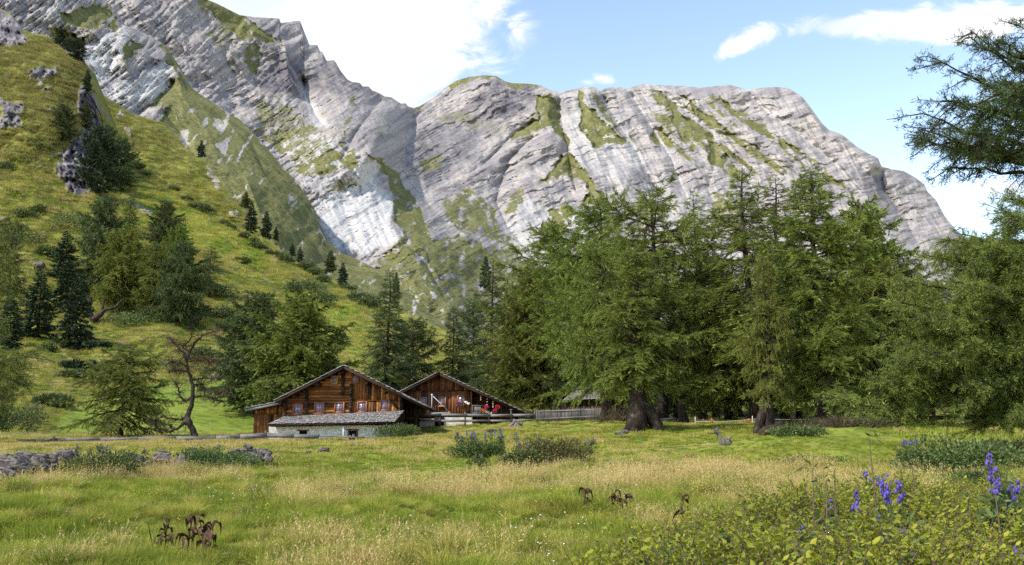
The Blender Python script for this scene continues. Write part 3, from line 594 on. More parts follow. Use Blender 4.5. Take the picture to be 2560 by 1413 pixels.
# ================================================================== buildings
def P3(px, py, Y): return at(px, py, Y)
def pw(px, Y): return float(ray(px, 1010)[0] * Y)
def zz(py, Y, px=1280): return float(at(px, py, Y)[2])
RJ = random.Random(11)

def boards(mb, xs, top, bot, y, th=.04, w=.2, jit=.012):
    """vertical boards between x0..x1; top/bot functions of x"""
    x = xs[0]
    while x < xs[1] - .03:
        ww = min(w * RJ.uniform(.7, 1.3), xs[1] - x); a, b = x + .006, x + ww - .006; o = RJ.uniform(-jit, jit)
        mb.hexa([(a, y - th + o, bot(a)), (b, y - th + o, bot(b)), (b, y, bot(b)), (a, y, bot(a)), (a, y - th + o, top(a)), (b, y - th + o, top(b)), (b, y, top(b)), (a, y, top(a))])
        x += ww
def logs(mb, x0f, x1f, z0, z1, y, h=.21):
    z = z0
    while z < z1:
        hh = h * RJ.uniform(.8, 1.2); a, b = x0f(z + hh), x1f(z + hh)
        if b - a > .15:
            k = max(2, int((b - a) / 1.2)); xs = np.linspace(a, b, k)
            zc = z + hh / 2; amp = .018
            path = [(x, y, zc + RJ.uniform(-amp, amp)) for x in xs]
            # slightly flattened round log
            P = np.array(path); n = 6; an = np.arange(n) * math.pi / 3 + math.pi / 6
            V = np.stack([np.stack([np.full(k, 0) + P[:, 0], P[:, 1] + math.cos(q) * .075 + np.array([RJ.uniform(-.01, .01) for _ in range(k)]), P[:, 2] + math.sin(q) * hh * .56], -1) for q in an], 1)
            ii = np.arange(k - 1)[:, None] * n; jj = np.arange(n)[None]
            Q = np.stack([ii + jj, ii + (jj + 1) % n, ii + n + (jj + 1) % n, ii + n + jj], -1).reshape(-1, 4)
            mb.add(V.reshape(-1, 3), Q=Q, var=RJ.random())
        z += hh
SK = [-.19]
def roof_slab(name, parent, e0, r0, depth, th=.14, course=.42, mat=None, front_jit=.05, skew=0.0):
    """slope from eave point e0 to ridge point r0 (front edge), running back by depth; overlapping shingle courses"""
    mb = MB(); e0 = np.array(e0, float); r0 = np.array(r0, float); d = r0 - e0; L = np.linalg.norm(d); d /= L
    nrm = np.cross(np.array((0, 1.0, 0)), d); nrm *= np.sign(nrm[2]); n = int(L / course)
    for i in range(n):
        a = e0 + d * (i * L / n - .06); b = e0 + d * ((i + 1) * L / n + .02)
        y = 0.0
        while y < depth - .01:
            wv = min(RJ.uniform(.14, .34), depth - y) if depth < 6 or y < 2 else min(1.4, depth - y)
            oj = RJ.uniform(0, front_jit) if y == 0 else 0
            ja = d * RJ.uniform(-.05, .05); th_ = th * .35 * RJ.uniform(.8, 1.3)
            Y0 = np.array((SK[0] * (y - oj), y - oj, 0)); Y1 = np.array((SK[0] * (y + wv), y + wv - .012, 0)); lo = nrm * (.05); hi = nrm * (.0)
            mb.hexa([a + ja + Y0 + lo, a + ja + Y1 + lo, b + Y1 + hi, b + Y0 + hi, a + ja + Y0 + lo + nrm * th_, a + ja + Y1 + lo + nrm * th_, b + Y1 + hi + nrm * th_, b + Y0 + hi + nrm * th_])
            y += wv
    return mb.build(name, mat or SHING, parent)
def under(name, parent, e0, r0, depth, th=.12, mat=None):
    """dark roof boarding and rafters under the shingles"""
    mb = MB(); e0 = np.array(e0, float); r0 = np.array(r0, float); d = (r0 - e0) / np.linalg.norm(r0 - e0)
    nrm = np.cross(np.array((0, 1.0, 0)), d); nrm *= np.sign(nrm[2])
    Y0 = np.array((0, .06, 0)); Y1 = np.array((SK[0] * depth, depth - .05, 0)); a = e0 + d * .05; b = r0
    mb.hexa([a + Y0 - nrm * .05, a + Y1 - nrm * .05, b + Y1 - nrm * .05, b + Y0 - nrm * .05, a + Y0, a + Y1, b + Y1, b + Y0], .3)
    for y in (.03,): mb.hexa([a + np.array((0, y, 0)) - nrm * .22, a + np.array((0, y + .07, 0)) - nrm * .22, b + np.array((0, y + .07, 0)) - nrm * .22, b + np.array((0, y, 0)) - nrm * .22, a + np.array((0, y, 0)) - nrm * .052, a + np.array((0, y + .07, 0)) - nrm * .052, b + np.array((0, y + .07, 0)) - nrm * .052, b + np.array((0, y, 0)) - nrm * .052], .5)
    return mb.build(name, mat or DARKW, parent)
def window(parent, cx, cz, y, w, h, fw, mat, cols=2, rows=3, tilt=0.0):
    """frame with sill standing proud of the wall, glass behind glazing bars"""
    x0, x1, z0, z1 = cx - w / 2, cx + w / 2, cz - h / 2, cz + h / 2
    mb = MB(); f = fw
    mb.box((x0 - f, y - .07, z0 - f), (x0, y + .05, z1 + f)); mb.box((x1, y - .07, z0 - f), (x1 + f, y + .05, z1 + f))
    mb.box((x0, y - .068, z1), (x1, y + .05, z1 + f)); mb.box((x0, y - .068, z0 - f), (x1, y + .05, z0))
    fr = mb.build('window', mat, parent)
    g = MB(); g.box((x0, y - .02, z0), (x1, y + .03, z1), .5); g.build('pane', GLASS, fr)
    b = MB()
    for i in range(1, cols): x = x0 + (x1 - x0) * i / cols; b.box((x - .018, y - .045, z0), (x + .018, y - .021, z1))
    for i in range(1, rows): z = z0 + (z1 - z0) * i / rows; b.box((x0, y - .043, z - .013), (x1, y - .022, z + .013))
    b.build('glazing_bars', FRAMEW if mat is FRAMEW else FRAMEO, fr)
    s = MB(); s.box((x0 - f - .04, y - .12, z0 - f - .05), (x1 + f + .04, y - .0, z0 - f)); s.build('sill', mat, fr)
    return fr

# ---------------------------------------------------------------- large farmhouse
YF = 65.0
base = P3(860, 1098, YF)
H1 = empty('farmhouse', base, 'large dark brown log farmhouse with limewashed stone base and shingled lean-to roof', 'house')
Rg = P3(860, 914, 64.0); El = P3(688, 1001, 64.0); Er = P3(1083, 1023, 64.0)
def roofz(x, off=.0):
    if x < Rg[0]: return El[2] + (x - El[0]) / (Rg[0] - El[0]) * (Rg[2] - El[2]) - .1 - off
    return Er[2] + (x - Er[0]) / (Rg[0] - Er[0]) * (Rg[2] - Er[2]) - .1 - off
xl, xr, xm = pw(712, YF), pw(1003, YF), pw(877, YF)
zb = zz(1046, YF); zline = zz(1001, YF)
def inv_left(z):   # x where left slope has height z
    return max(xl, El[0] + (z + .1 - El[2]) / (Rg[2] - El[2]) * (Rg[0] - El[0]))
def inv_right(z, lim): return min(lim, Er[0] + (z + .1 - Er[2]) / (Rg[2] - Er[2]) * (Rg[0] - Er[0]))
mb = MB(); logs(mb, inv_left, lambda z: inv_right(z, xm), zb, zz(921, YF), YF)
mb.build('log_wall', LOGS, H1)
mb = MB(); boards(mb, (xm, xr), lambda x: roofz(x, .02), lambda x: zline, YF - .02); boards(mb, (xm, xr), lambda x: zline - .04, lambda x: zb, YF, w=.24)
mb.box((xm, YF - .1, zline - .04), (xr, YF - .01, zline + .03), .1)
mb.build('board_cladding', BOARDS, H1)
# stacks of crossing log ends
mb = MB()
for px, y0, y1 in ((714, 1004, 1048), (768, 972, 1040), (857, 936, 988), (878, 962, 1036)):
    mb = MB(); x = pw(px, YF); z = zz(y1, YF); z1 = zz(y0, YF)
    while z < z1:
        o = RJ.uniform(-.05, .05); mb.box((x - .1, YF - .3 + o, z), (x + .1, YF + .3, z + .21), jit=.012); z += .2
    mb.build('log_end_stack', DARKW, H1)
mb = MB()
mb.box((xr - .1, YF - .06, zb), (xr + .12, YF + .2, roofz(xr, .1)), .2)
mb.build('corner_post', DARKW, H1)
# body behind the gable front
mb = MB(); yb = 76.0
for a, b, y in ((xl, xr, YF + .12), (xl, xr, yb)):
    k_ = -.19 * (y - YF); V = [(a + k_, y, base[2] - .6), (b + k_, y, base[2] - .6), (b + k_, y, roofz(b, .05)), (Rg[0] + k_, y, Rg[2] - .2), (a + k_, y, roofz(a, .05))]
    mb.add(V, T=[(0, 1, 2), (0, 2, 3), (0, 3, 4)], var=.2)
for x in (xl, xr): mb.add([(x, YF + .1, base[2] - .6), (x - 2.1, yb, base[2] - .6), (x - 2.1, yb, roofz(x, .05)), (x, YF + .1, roofz(x, .05))], Q=[(0, 1, 2, 3)], var=.15)
mb.build('house_wall', DARKW, H1)
# open timber gallery on the right
x2 = pw(1049, YF + 2.5)
mb = MB(); boards(mb, (xr, x2), lambda x: roofz(x, .06), lambda x: base[2] - .5, YF + 2.5, w=.26)
mb.box((x2 - .16, YF + 1.0, base[2] - .5), (x2 - .01, YF + 1.15, roofz(x2, .1)), .3); mb.box((xr + .1, YF + .9, zline - .2), (x2 - .17, YF + 1.02, zline - .05), .3)
mb.box((xr + .1, YF + .9, zb - .1), (x2 - .17, YF + 1.02, zb + .05), .4)
for k in range(5): x = xr + .3 + k * .28; mb.box((x, YF + .92, zb + .05), (x + .06, YF + .98, zb + .75), .3)
mb.add([(x2, YF + 2.4, base[2] - .6), (x2 - 1.7, yb, base[2] - .6), (x2 - 1.7, yb, roofz(x2, .05)), (x2, YF + 2.4, roofz(x2, .05))], Q=[(0, 1, 2, 3)], var=.2)
mb.build('side_gallery', DARKW, H1)
roof_slab('roof_slope', H1, El, Rg, 13.0); roof_slab('roof_slope', H1, Er, Rg, 13.0)
under('roof_boarding', H1, El, Rg, 12.8); under('roof_boarding', H1, Er, Rg, 12.8)
mb = MB()
for e in (El, Er):
    mb.beam(e + np.array((0, .03, -.14)), Rg + np.array((0, .03, -.14)), .05, .2, var=.5)
mb.build('barge_board', DARKW, H1)
mb = MB()
for px, py in ((745, 985), (800, 957), (860, 928), (920, 957), (965, 978), (1003, 997)):
    mb = MB(); x = pw(px, YF); z = min(roofz(x, .2), zz(py, YF)); mb.box((x - .09, YF - .9, z - .2), (x + .09, YF + .3, z - .02), .2); mb.build('purlin_end', DARKW, H1)
# gutter pole on the right
mb = MB(); mb.tube([P3(1008, 986, 63.7), P3(1030, 998, 63.6), P3(1060, 1012, 63.6), P3(1088, 1025, 63.6)], [.05, .045, .05, .04]); mb.build('gutter_pole', GREYW, H1)
for px, py in ((745.5, 1023), (799, 1020), (849.5, 1018.5), (906, 1017), (962.5, 1013.5)):
    window(H1, pw(px, YF), zz(py, YF), YF - .06, .52, .58, .11, FRAMEW)
window(H1, pw(834, YF), zz(950, YF), YF - .06, .34, .4, .09, FRAMEO, 2, 2); window(H1, pw(888, YF), zz(948.5, YF), YF - .06, .38, .42, .04, FRAMEW, 2, 2)
mb = MB(); mb.beam(P3(975, 999, YF - .12), P3(996, 1023, YF - .12), .05, .1, var=.1); mb.build('brace', DARKW, H1)
# pent roof and stone base
tl, tr, bl, br = P3(712, 1042, YF - .1), P3(1012, 1027, YF - .1), P3(671, 1062, 63.1), P3(988, 1056, 63.1)
mb = MB(); nc = 8
for i in range(nc):
    s0, s1 = i / nc, (i + 1.35) / nc; a0, a1 = bl + (tl - bl) * s0, br + (tr - br) * s0; b0, b1 = bl + (tl - bl) * min(1, s1), br + (tr - br) * min(1, s1)
    u = 0.0
    while u < 1:
        v = min(1, u + RJ.uniform(.012, .03)); up = np.array((0, 0, .05 + RJ.uniform(0, .025))); jj = np.array((0, RJ.uniform(-.07, .05), 0)); jj[2] = jj[1] * .3
        e = .0012; q0, q1 = a0 + (a1 - a0) * (u + e) + jj, a0 + (a1 - a0) * (v - e) + jj; w0, w1 = b0 + (b1 - b0) * (u + e), b0 + (b1 - b0) * (v - e)
        t_ = np.array((0, 0, .035)); mb.hexa([q0 + up, q1 + up, w1, w0, q0 + up + t_, q1 + up + t_, w1 + t_, w0 + t_]); u = v
mb.build('lean_to_roof', SHING, H1)
mb = MB(); dn = np.array((0, 0, -.05)); mb.hexa([bl + dn * 2, br + dn * 2, tr + dn * 2, tl + dn * 2, bl + dn * .1, br + dn * .1, tr + dn * .1, tl + dn * .1], .2)
mb.beam(bl + np.array((.1, .12, -.08)), br + np.array((-.1, .12, -.08)), .12, .14, var=.2)
a = br + np.array((0, .1, -.1)); 
mb.add([a, tr + dn * 2, (tr[0], tr[1], base[2] - .4), (a[0], a[1] + .2, base[2] - .4)], Q=[(0, 1, 2, 3)], var=.3)
mb.build('lean_to_boarding', DARKW, H1)
def rough_wall(parent, x0, x1, z0, z1, y, holes=(), name='stone_base', mat=None, step=.09, amp=.035):
    nx, nz = int((x1 - x0) / step) + 1, int((z1 - z0) / step) + 1
    xs, zs = np.linspace(x0, x1, nx), np.linspace(z0, z1, nz); Xw, Zw = np.meshgrid(xs, zs)
    Yw = y + fbm(Xw * 2.3, Zw * 3.5, 3) * amp
    ii = np.arange(nz - 1)[:, None] * nx; jj = np.arange(nx - 1)[None]; cxm = (Xw[:-1, :-1] + Xw[1:, 1:]) / 2; czm = (Zw[:-1, :-1] + Zw[1:, 1:]) / 2
    keep = np.ones(cxm.shape, bool)
    for hx, hz, hw, hh in holes: keep &= ~((abs(cxm - hx) < hw / 2) & (abs(czm - hz) < hh / 2))
    Q = np.stack([ii + jj, ii + jj + 1, ii + nx + jj + 1, ii + nx + jj], -1)[keep]
    mb = MB(); mb.add(np.stack([Xw, Yw, Zw], -1).reshape(-1, 3), Q=Q, var=.5)
    for xx in (x0, x1): mb.add([(xx, y, z0), (xx, y + 1.5, z0), (xx, y + 1.5, z1), (xx, y, z1)], Q=[(0, 1, 2, 3)], var=.5)
    o = mb.build(name, mat or PLASTER, parent, True)
    return o
YS = 63.7; zs0 = zz(1110, YS); zs1 = zz(1063, YS)
holes = [(pw(760, YS), zz(1081, YS), .62, .24), (pw(884, YS), zz(1084, YS), .62, .5)]
rough_wall(H1, pw(674, YS), pw(990, YS), zs0, zs1, YS, holes)
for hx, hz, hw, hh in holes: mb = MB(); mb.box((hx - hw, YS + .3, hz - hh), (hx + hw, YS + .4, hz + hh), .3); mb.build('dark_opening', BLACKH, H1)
for hx, hz, hw, hh in holes:
    mb = MB(); mb.box((hx - hw / 2 - .12, YS - .05, hz + hh / 2 - .02), (hx + hw / 2 + .12, YS + .2, hz + hh / 2 + .07), .3); mb.build('opening_lintel', BOARDS, H1)
mb = MB(); hx, hz, hw, hh = holes[1]; mb.box((hx - hw / 2 - .06, YS - .03, hz - hh / 2), (hx - hw / 2 + .05, YS + .2, hz + hh / 2 - .03), .4); mb.build('opening_jamb', BOARDS, H1); mb = MB(); mb.box((hx + hw / 2 - .05, YS - .03, hz - hh / 2), (hx + hw / 2 + .06, YS + .2, hz + hh / 2 - .03), .4)
mb.build('opening_jamb', BOARDS, H1)
mb = MB(); mb.tube([P3(858.5, 1060, 63.3), P3(858.5, 1084, 63.3), P3(857.5, 1104, 63.3)], .05, 8); mb.build('downpipe', WHITEP, H1)
# left lean-to shed
YL = 66.0; rl0, rl1 = P3(614, 1022, 65.2), P3(704, 1004, 65.2)
mb = MB(); xa, xb = pw(636, YL), pw(714, YL)
def lz(x): return rl0[2] + (x - rl0[0]) / (rl1[0] - rl0[0]) * (rl1[2] - rl0[2]) - .12
zsp = zz(1035, YL)
boards(mb, (xa, xb), lambda x: zsp - .02, lambda x: base[2] - .5, YL, w=.22); boards(mb, (xa + .05, xb), lambda x: lz(x), lambda x: zsp, YL + .05, w=.2)
for x in (xa,): mb.add([(x, YL, base[2] - .5), (x, 74, base[2] - .5), (x, 74, lz(x)), (x, YL, lz(x))], Q=[(0, 1, 2, 3)], var=.4)
mb.build('shed_cladding', BOARDS, H1)
roof_slab('shed_roof', H1, rl0, rl1, 9.0, course=.5); under('shed_roof_boarding', H1, rl0, rl1, 8.8)
mb = MB(); mb.beam(rl0 + np.array((0, .0, -.12)), rl1 + np.array((0, .0, -.12)), .05, .16, var=.4); mb.build('shed_barge_board', GREYW, H1)

# ---------------------------------------------------------------- small cabin
YC = 75.0; b2 = P3(1170, 1061, YC)
H2 = empty('cabin', b2, 'smaller reddish brown board cabin with flower baskets and a cross on its ridge', 'house')
Rg2 = P3(1097, 931, 74.0); El2 = P3(980, 990, 74.0); Er2 = P3(1318, 1034, 74.0)
def rz2(x, off=0.):
    e = El2 if x < Rg2[0] else Er2; return e[2] + (x - e[0]) / (Rg2[0] - e[0]) * (Rg2[2] - e[2]) - .1 - off
xl2, xr2 = pw(1008, YC), pw(1180, YC); zl2 = zz(977, YC); zb2 = zz(1043, YC)
mb = MB(); boards(mb, (xl2, xr2), lambda x: rz2(x, .02), lambda x: min(zl2, rz2(x, .1)), YC - .04, w=.19); boards(mb, (xl2, xr2), lambda x: min(zl2 - .03, rz2(x, .12)), lambda x: zb2, YC, w=.22)
mb.box((xl2 + .4, YC - .1, zl2 - .03), (xr2, YC - .02, zl2 + .03), .1)
mb.build('board_cladding', BOARDS2, H2)
mb = MB(); xe = pw(1296, YC + 1.2); boards(mb, (xr2, xe), lambda x: rz2(x, .05), lambda x: b2[2] - .3, YC + 1.2, w=.24)
mb.add([(xr2, YC, b2[2] - .3), (xr2, YC + 1.2, b2[2] - .3), (xr2, YC + 1.2, rz2(xr2)), (xr2, YC, rz2(xr2))], Q=[(0, 1, 2, 3)], var=.5)
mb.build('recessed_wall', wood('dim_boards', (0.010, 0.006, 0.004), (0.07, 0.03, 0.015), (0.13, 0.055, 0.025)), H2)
mb = MB(); yb2 = 86.0
for y in (YC + .1, yb2): mb.add([(xl2, y, b2[2] - .6), (xr2 if y < 80 else xe, y, b2[2] - .6), (xr2 if y < 80 else xe, y, rz2(xr2 if y < 80 else xe, .05)), (Rg2[0], y, Rg2[2] - .2), (xl2, y, rz2(xl2, .05))], T=[(0, 1, 2), (0, 2, 3), (0, 3, 4)], var=.2)
for x, y in ((xl2, YC), (xe, YC + 1.2)): mb.add([(x, y, b2[2] - .6), (x, yb2, b2[2] - .6), (x, yb2, rz2(x, .05)), (x, y, rz2(x, .05))], Q=[(0, 1, 2, 3)], var=.15)
mb.build('house_wall', DARKW, H2)
SK[0] = -.09
roof_slab('roof_slope', H2, El2, Rg2, 13.0); roof_slab('roof_slope', H2, Er2, Rg2, 13.0); under('roof_boarding', H2, El2, Rg2, 12.8); under('roof_boarding', H2, Er2, Rg2, 12.8)
mb = MB()
for e in (El2, Er2):
    mb.beam(e + np.array((0, .03, -.14)), Rg2 + np.array((0, .03, -.14)), .05, .2, var=.4)
mb.build('barge_board', DARKW, H2)
mb = MB(); c = P3(1094, 931, 73.9); mb.box((c[0] - .03, c[1] - .03, c[2] - .25), (c[0] + .03, c[1] + .03, c[2] + .62), .4); mb.box((c[0] - .16, c[1] - .025, c[2] + .36), (c[0] - .031, c[1] + .025, c[2] + .41), .4); mb.box((c[0] + .031, c[1] - .025, c[2] + .36), (c[0] + .16, c[1] + .025, c[2] + .41), .4); mb.build('ridge_cross', DARKW, H2)
for px, py in ((1058, 1005), (1105.5, 1004), (1152, 1001)): window(H2, pw(px, YC), zz(py, YC), YC - .08, .5, .66, .06, FRAMEO)
rough_wall(H2, pw(1111, YC), pw(1181, YC), b2[2] - .2, zb2 - .01, YC - .25, name='stone_base', amp=.03)
rough_wall(H2, pw(1050, YC), pw(1088, YC), b2[2] - .2, zz(1046, YC), YC - .8, name='foundation_wall', mat=simple('sandy_render', (.42, .32, .22), .9, .15), amp=.02)
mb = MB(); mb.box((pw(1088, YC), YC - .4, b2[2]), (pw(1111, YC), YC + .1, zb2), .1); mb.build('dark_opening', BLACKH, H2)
mb = MB()
for k in range(5): x = pw(1183, 73.9) + k * .13; mb.box((x, 73.85, zz(1033, 73.9)), (x + .12, 73.9, zz(1014, 73.9)), jit=.01)
mb.box((pw(1181, 73.8), 73.8, zz(1015, 73.8)), (pw(1204, 73.8), 73.84, zz(1013, 73.8)), .6); mb.box((pw(1181, 73.8), 73.8, zz(1034, 73.8)), (pw(1204, 73.8), 73.84, zz(1032, 73.8)), .9)
mb.box((pw(1180, 73.8), 73.78, zz(1052, 73.8)), (pw(1181.5, 73.8), 73.86, zz(1013, 73.8)), .8)
mb.build('balcony_panel', GREYV, H2)
mb = MB(); mb.beam(P3(1204, 1013, 73.8), P3(1236, 1030, 73.8), .05, .1, var=.2); mb.build('stair_rail', DARKW, H2)

# ---- decorations: hearts, strings, flower baskets (each hangs there: own things)
HEART = simple('white_heart', (.75, .74, .72), .6, .08)
def heart(px, py, s, label):
    c = P3(px, py, YC - .12); n = 22; tt = np.linspace(0, 2 * math.pi, n, endpoint=False)
    hx = 16 * np.sin(tt) ** 3 / 17 * s; hz = (13 * np.cos(tt) - 5 * np.cos(2 * tt) - 2 * np.cos(3 * tt) - np.cos(4 * tt)) / 17 * s
    mb = MB(); V = [(c[0] + a, y, c[2] + b) for y in (c[1] - .04, c[1] + .04) for a, b in zip(hx, hz)] + [(c[0], c[1] - .07, c[2]), (c[0], c[1] + .04, c[2])]
    T = [(i, (i + 1) % n, 2 * n) for i in range(n)] + [(n + (i + 1) % n, n + i, 2 * n + 1) for i in range(n)]; Q = [(i, n + i, n + (i + 1) % n, (i + 1) % n) for i in range(n)]
    mb.add(V, Q=Q, T=T, var=.5); tag(mb.build('wooden_heart', HEART), label, 'ornament', 'white hearts on the cabin wall')
heart(1165, 1006, .15, 'white wooden heart, upper left of two beside the cabin window'); heart(1171, 1009.5, .15, 'white wooden heart, lower right of two beside the cabin window')
def ball(mb, c, r, var=.5, n=6, sq=(1, 1, 1)):
    V = [(c[0], c[1], c[2] + r * sq[2])]; 
    for i in range(1, n // 2 + 1):
        ph = math.pi * i / (n // 2 + 1)
        for j in range(n): a = 2 * math.pi * j / n; V.append((c[0] + r * sq[0] * math.sin(ph) * math.cos(a), c[1] + r * sq[1] * math.sin(ph) * math.sin(a), c[2] + r * sq[2] * math.cos(ph)))
    V.append((c[0], c[1], c[2] - r * sq[2])); Q = []; T = []; k = n // 2
    for j in range(n):
        T.append((0, 1 + j, 1 + (j + 1) % n)); T.append((len(V) - 1, 1 + (k - 1) * n + (j + 1) % n, 1 + (k - 1) * n + j))
        for i in range(k - 1): Q.append((1 + i * n + j, 1 + (i + 1) * n + j, 1 + (i + 1) * n + (j + 1) % n, 1 + i * n + (j + 1) % n))
    mb.add(V, Q=Q, T=T, var=var)
ORNA = simple('straw_ornament', (.55, .38, .2), .7, .3)
for px, y0, y1, n, w_ in ((1202, 986, 1000, 3, 'shortest string of ornaments, left one on the cabin porch'), (1218, 984, 1012, 4, 'middle string of pale ornaments hanging on the cabin porch'), (1232.5, 996, 1018, 5, 'right string of ornaments above the red flower basket')):
    c0 = P3(px, y0, 74.2); o = empty('ornament_string', c0, w_, 'ornament', 'ornament strings on the cabin porch')
    mb = MB(); mb.tube([c0, P3(px, y1, 74.2)], .01, 4); mb.build('cord', DARKW, o)
    for k in range(n): mb = MB(); ball(mb, P3(px, y0 + (k + 1) * (y1 - y0) / n, 74.2), .05 + .02 * RJ.random()); mb.build('ornament', ORNA, o)
def petals(name, c1): return simple(name, c1, .55, .3, transl=.2)
RED = petals('red_petals', (.62, .03, .02)); PINK = petals('magenta_petals', (.6, .02, .16)); ORNG = petals('orange_petals', (.75, .16, .05)); VIOL = petals('violet_petals', (.22, .03, .2)); CREAM = petals('cream_petals', (.6, .5, .3)); PALEP = petals('pale_pink_petals', (.7, .45, .42))
def leafcloud(mb, c, r, n, ls, lw, rng, sq=(1, 1, 1), up=.0):
    c = np.array(c); d = rng.randn(n, 3); d /= np.linalg.norm(d, axis=1)[:, None]; p = c + d * (rng.rand(n, 1) ** .45) * r * np.array(sq)
    a = d + rng.randn(n, 3) * .7 + np.array((0, 0, up)); a /= np.linalg.norm(a, axis=1)[:, None]; s = np.cross(a, rng.randn(n, 3)); s /= np.linalg.norm(s, axis=1)[:, None]
    L = ls * (.6 + .8 * rng.rand(n, 1)); W = lw * (.6 + .8 * rng.rand(n, 1))
    V = np.stack([p, p + a * L * .45 + s * W / 2, p + a * L, p + a * L * .45 - s * W / 2], 1); v = np.repeat(rng.rand(n), 4)
    mb.add(V.reshape(-1, 3), Q=np.arange(n * 4).reshape(-1, 4), var=v)
for px, py, r, mat, lb in ((1150, 1011, .16, VIOL, 'violet flower basket under the cabin window'), (1217, 1017, .15, PINK, 'magenta flower basket, upper left on the cabin porch'), (1244, 1017, .15, RED, 'bright red flower basket, right on the cabin porch'), (1238, 1027, .15, PINK, 'magenta flower basket, lower right on the cabin porch'), (1208, 1026, .17, ORNG, 'orange flower basket beside the grey porch panel'), (1213, 1031, .17, CREAM, 'cream yellow flower basket behind the fence rail'), (1226, 1035, .12, PALEP, 'small pale pink flower basket behind the fence rail')):
    c = P3(px, py, 73.6); o = empty('flower_basket', c - np.array((0, 0, r)), lb, 'flower basket', 'flower baskets on the cabin'); rng = np.random.RandomState(int(px))
    mb = MB(); leafcloud(mb, c, r, 90, .09, .08, rng, (1.2, .8, .8)); mb.build('blossoms', mat, o)
    mb = MB(); leafcloud(mb, c - np.array((0, 0, .12)), r * .8, 60, .1, .06, rng, (1.1, .8, .7)); mb.build('leaves', JUNI, o)
    mb = MB(); ball(mb, c - np.array((0, 0, .12)), r * .55, .3, 8, (1, 1, .8)); mb.build('pot', DARKW, o)

# ---- triangular metal pole frame
c = P3(1080, 1036, 72.0); o = empty('metal_stand', P3(1100, 1060, 72), 'pale blue triangular metal pole frame standing behind the rail fence', 'metal frame')
A_, B_, C_ = P3(1080, 985, 72), P3(1079, 1033.5, 72), P3(1126, 1031, 72)
mb = MB(); mb.tube([B_, A_], .035, 6); mb.build('upright', PALEB, o); mb = MB(); mb.tube([B_, C_], .032, 6); mb.build('cross_bar', PALEB, o)
mb = MB(); mb.tube([A_ + np.array((0, 0, -.1)), C_ + np.array((-.1, 0, .05))], .022, 5); mb.build('stay', WHITEP, o)
mb = MB(); mb.tube([P3(1100, 1032, 72.1), P3(1100, 1072, 72.1)], .05, 6); mb.build('post', GREYV, o)
mb = MB(); ball(mb, P3(1123, 1032, 71.9), .09, .5, 8, (1.6, 1, .8)); mb.build('wooden_grip', FRAMEO, o); mb = MB(); ball(mb, A_ + np.array((0, 0, -.08)), .08, .9, 8); mb.build('top_knob', WHITEP, o)

# ---------------------------------------------------------------- barn roof among the trees and hut
c = P3(1460, 1050, 92); BN = empty('barn', c, 'low barn with silvery shingle roof half hidden behind larches', 'barn')
rr0, rr1, rl_, rb_ = P3(1470, 962, 88), P3(1400, 1002, 84), None, None
mb = MB(); 
q = [P3(1406, 1003, 84), P3(1500, 998, 84), P3(1508, 966, 90), P3(1450, 966, 90)]
nc = 10
for i in range(nc):
    s0, s1 = i / nc, min(1, (i + 1.2) / nc); u = 0
    a0, a1, b0, b1 = q[0] + (q[3] - q[0]) * s0, q[1] + (q[2] - q[1]) * s0, q[0] + (q[3] - q[0]) * s1, q[1] + (q[2] - q[1]) * s1
    while u < 1:
        v = min(1, u + RJ.uniform(.04, .09)); up = np.array((0, 0, .05)); th_ = np.array((0, 0, .04))
        mb.hexa([a0 + (a1 - a0) * (u + .003) + up, a0 + (a1 - a0) * v + up, b0 + (b1 - b0) * v, b0 + (b1 - b0) * (u + .003), a0 + (a1 - a0) * (u + .003) + up + th_, a0 + (a1 - a0) * v + up + th_, b0 + (b1 - b0) * v + th_, b0 + (b1 - b0) * (u + .003) + th_]); u = v
mb.build('roof', SHING, BN)
mb = MB(); x0, x1 = pw(1412, 84.4), pw(1540, 84.4); zt = zz(1004, 84.4)
boards(mb, (x0, x1), lambda x: zt, lambda x: c[2] - .5, 84.4, w=.25); boards(mb, (x0, x1), lambda x: zt + 1.2, lambda x: c[2] - .5, 94, w=.6); mb.add([(x0, 84.4, c[2] - .5), (x0, 94, c[2] - .5), (x0, 94, zt + .4), (x0, 84.4, zt)], Q=[(0, 1, 2, 3)], var=.3)
q2 = [P3(1500, 998, 84), P3(1600, 998, 84), P3(1600, 966, 90), P3(1508, 966, 90)]; mb.hexa([q2[0], q2[1], q2[2], q2[3]] + [p + np.array((0, 0, .08)) for p in q2], .8)
mb.build('timber_wall', DARKW, BN)

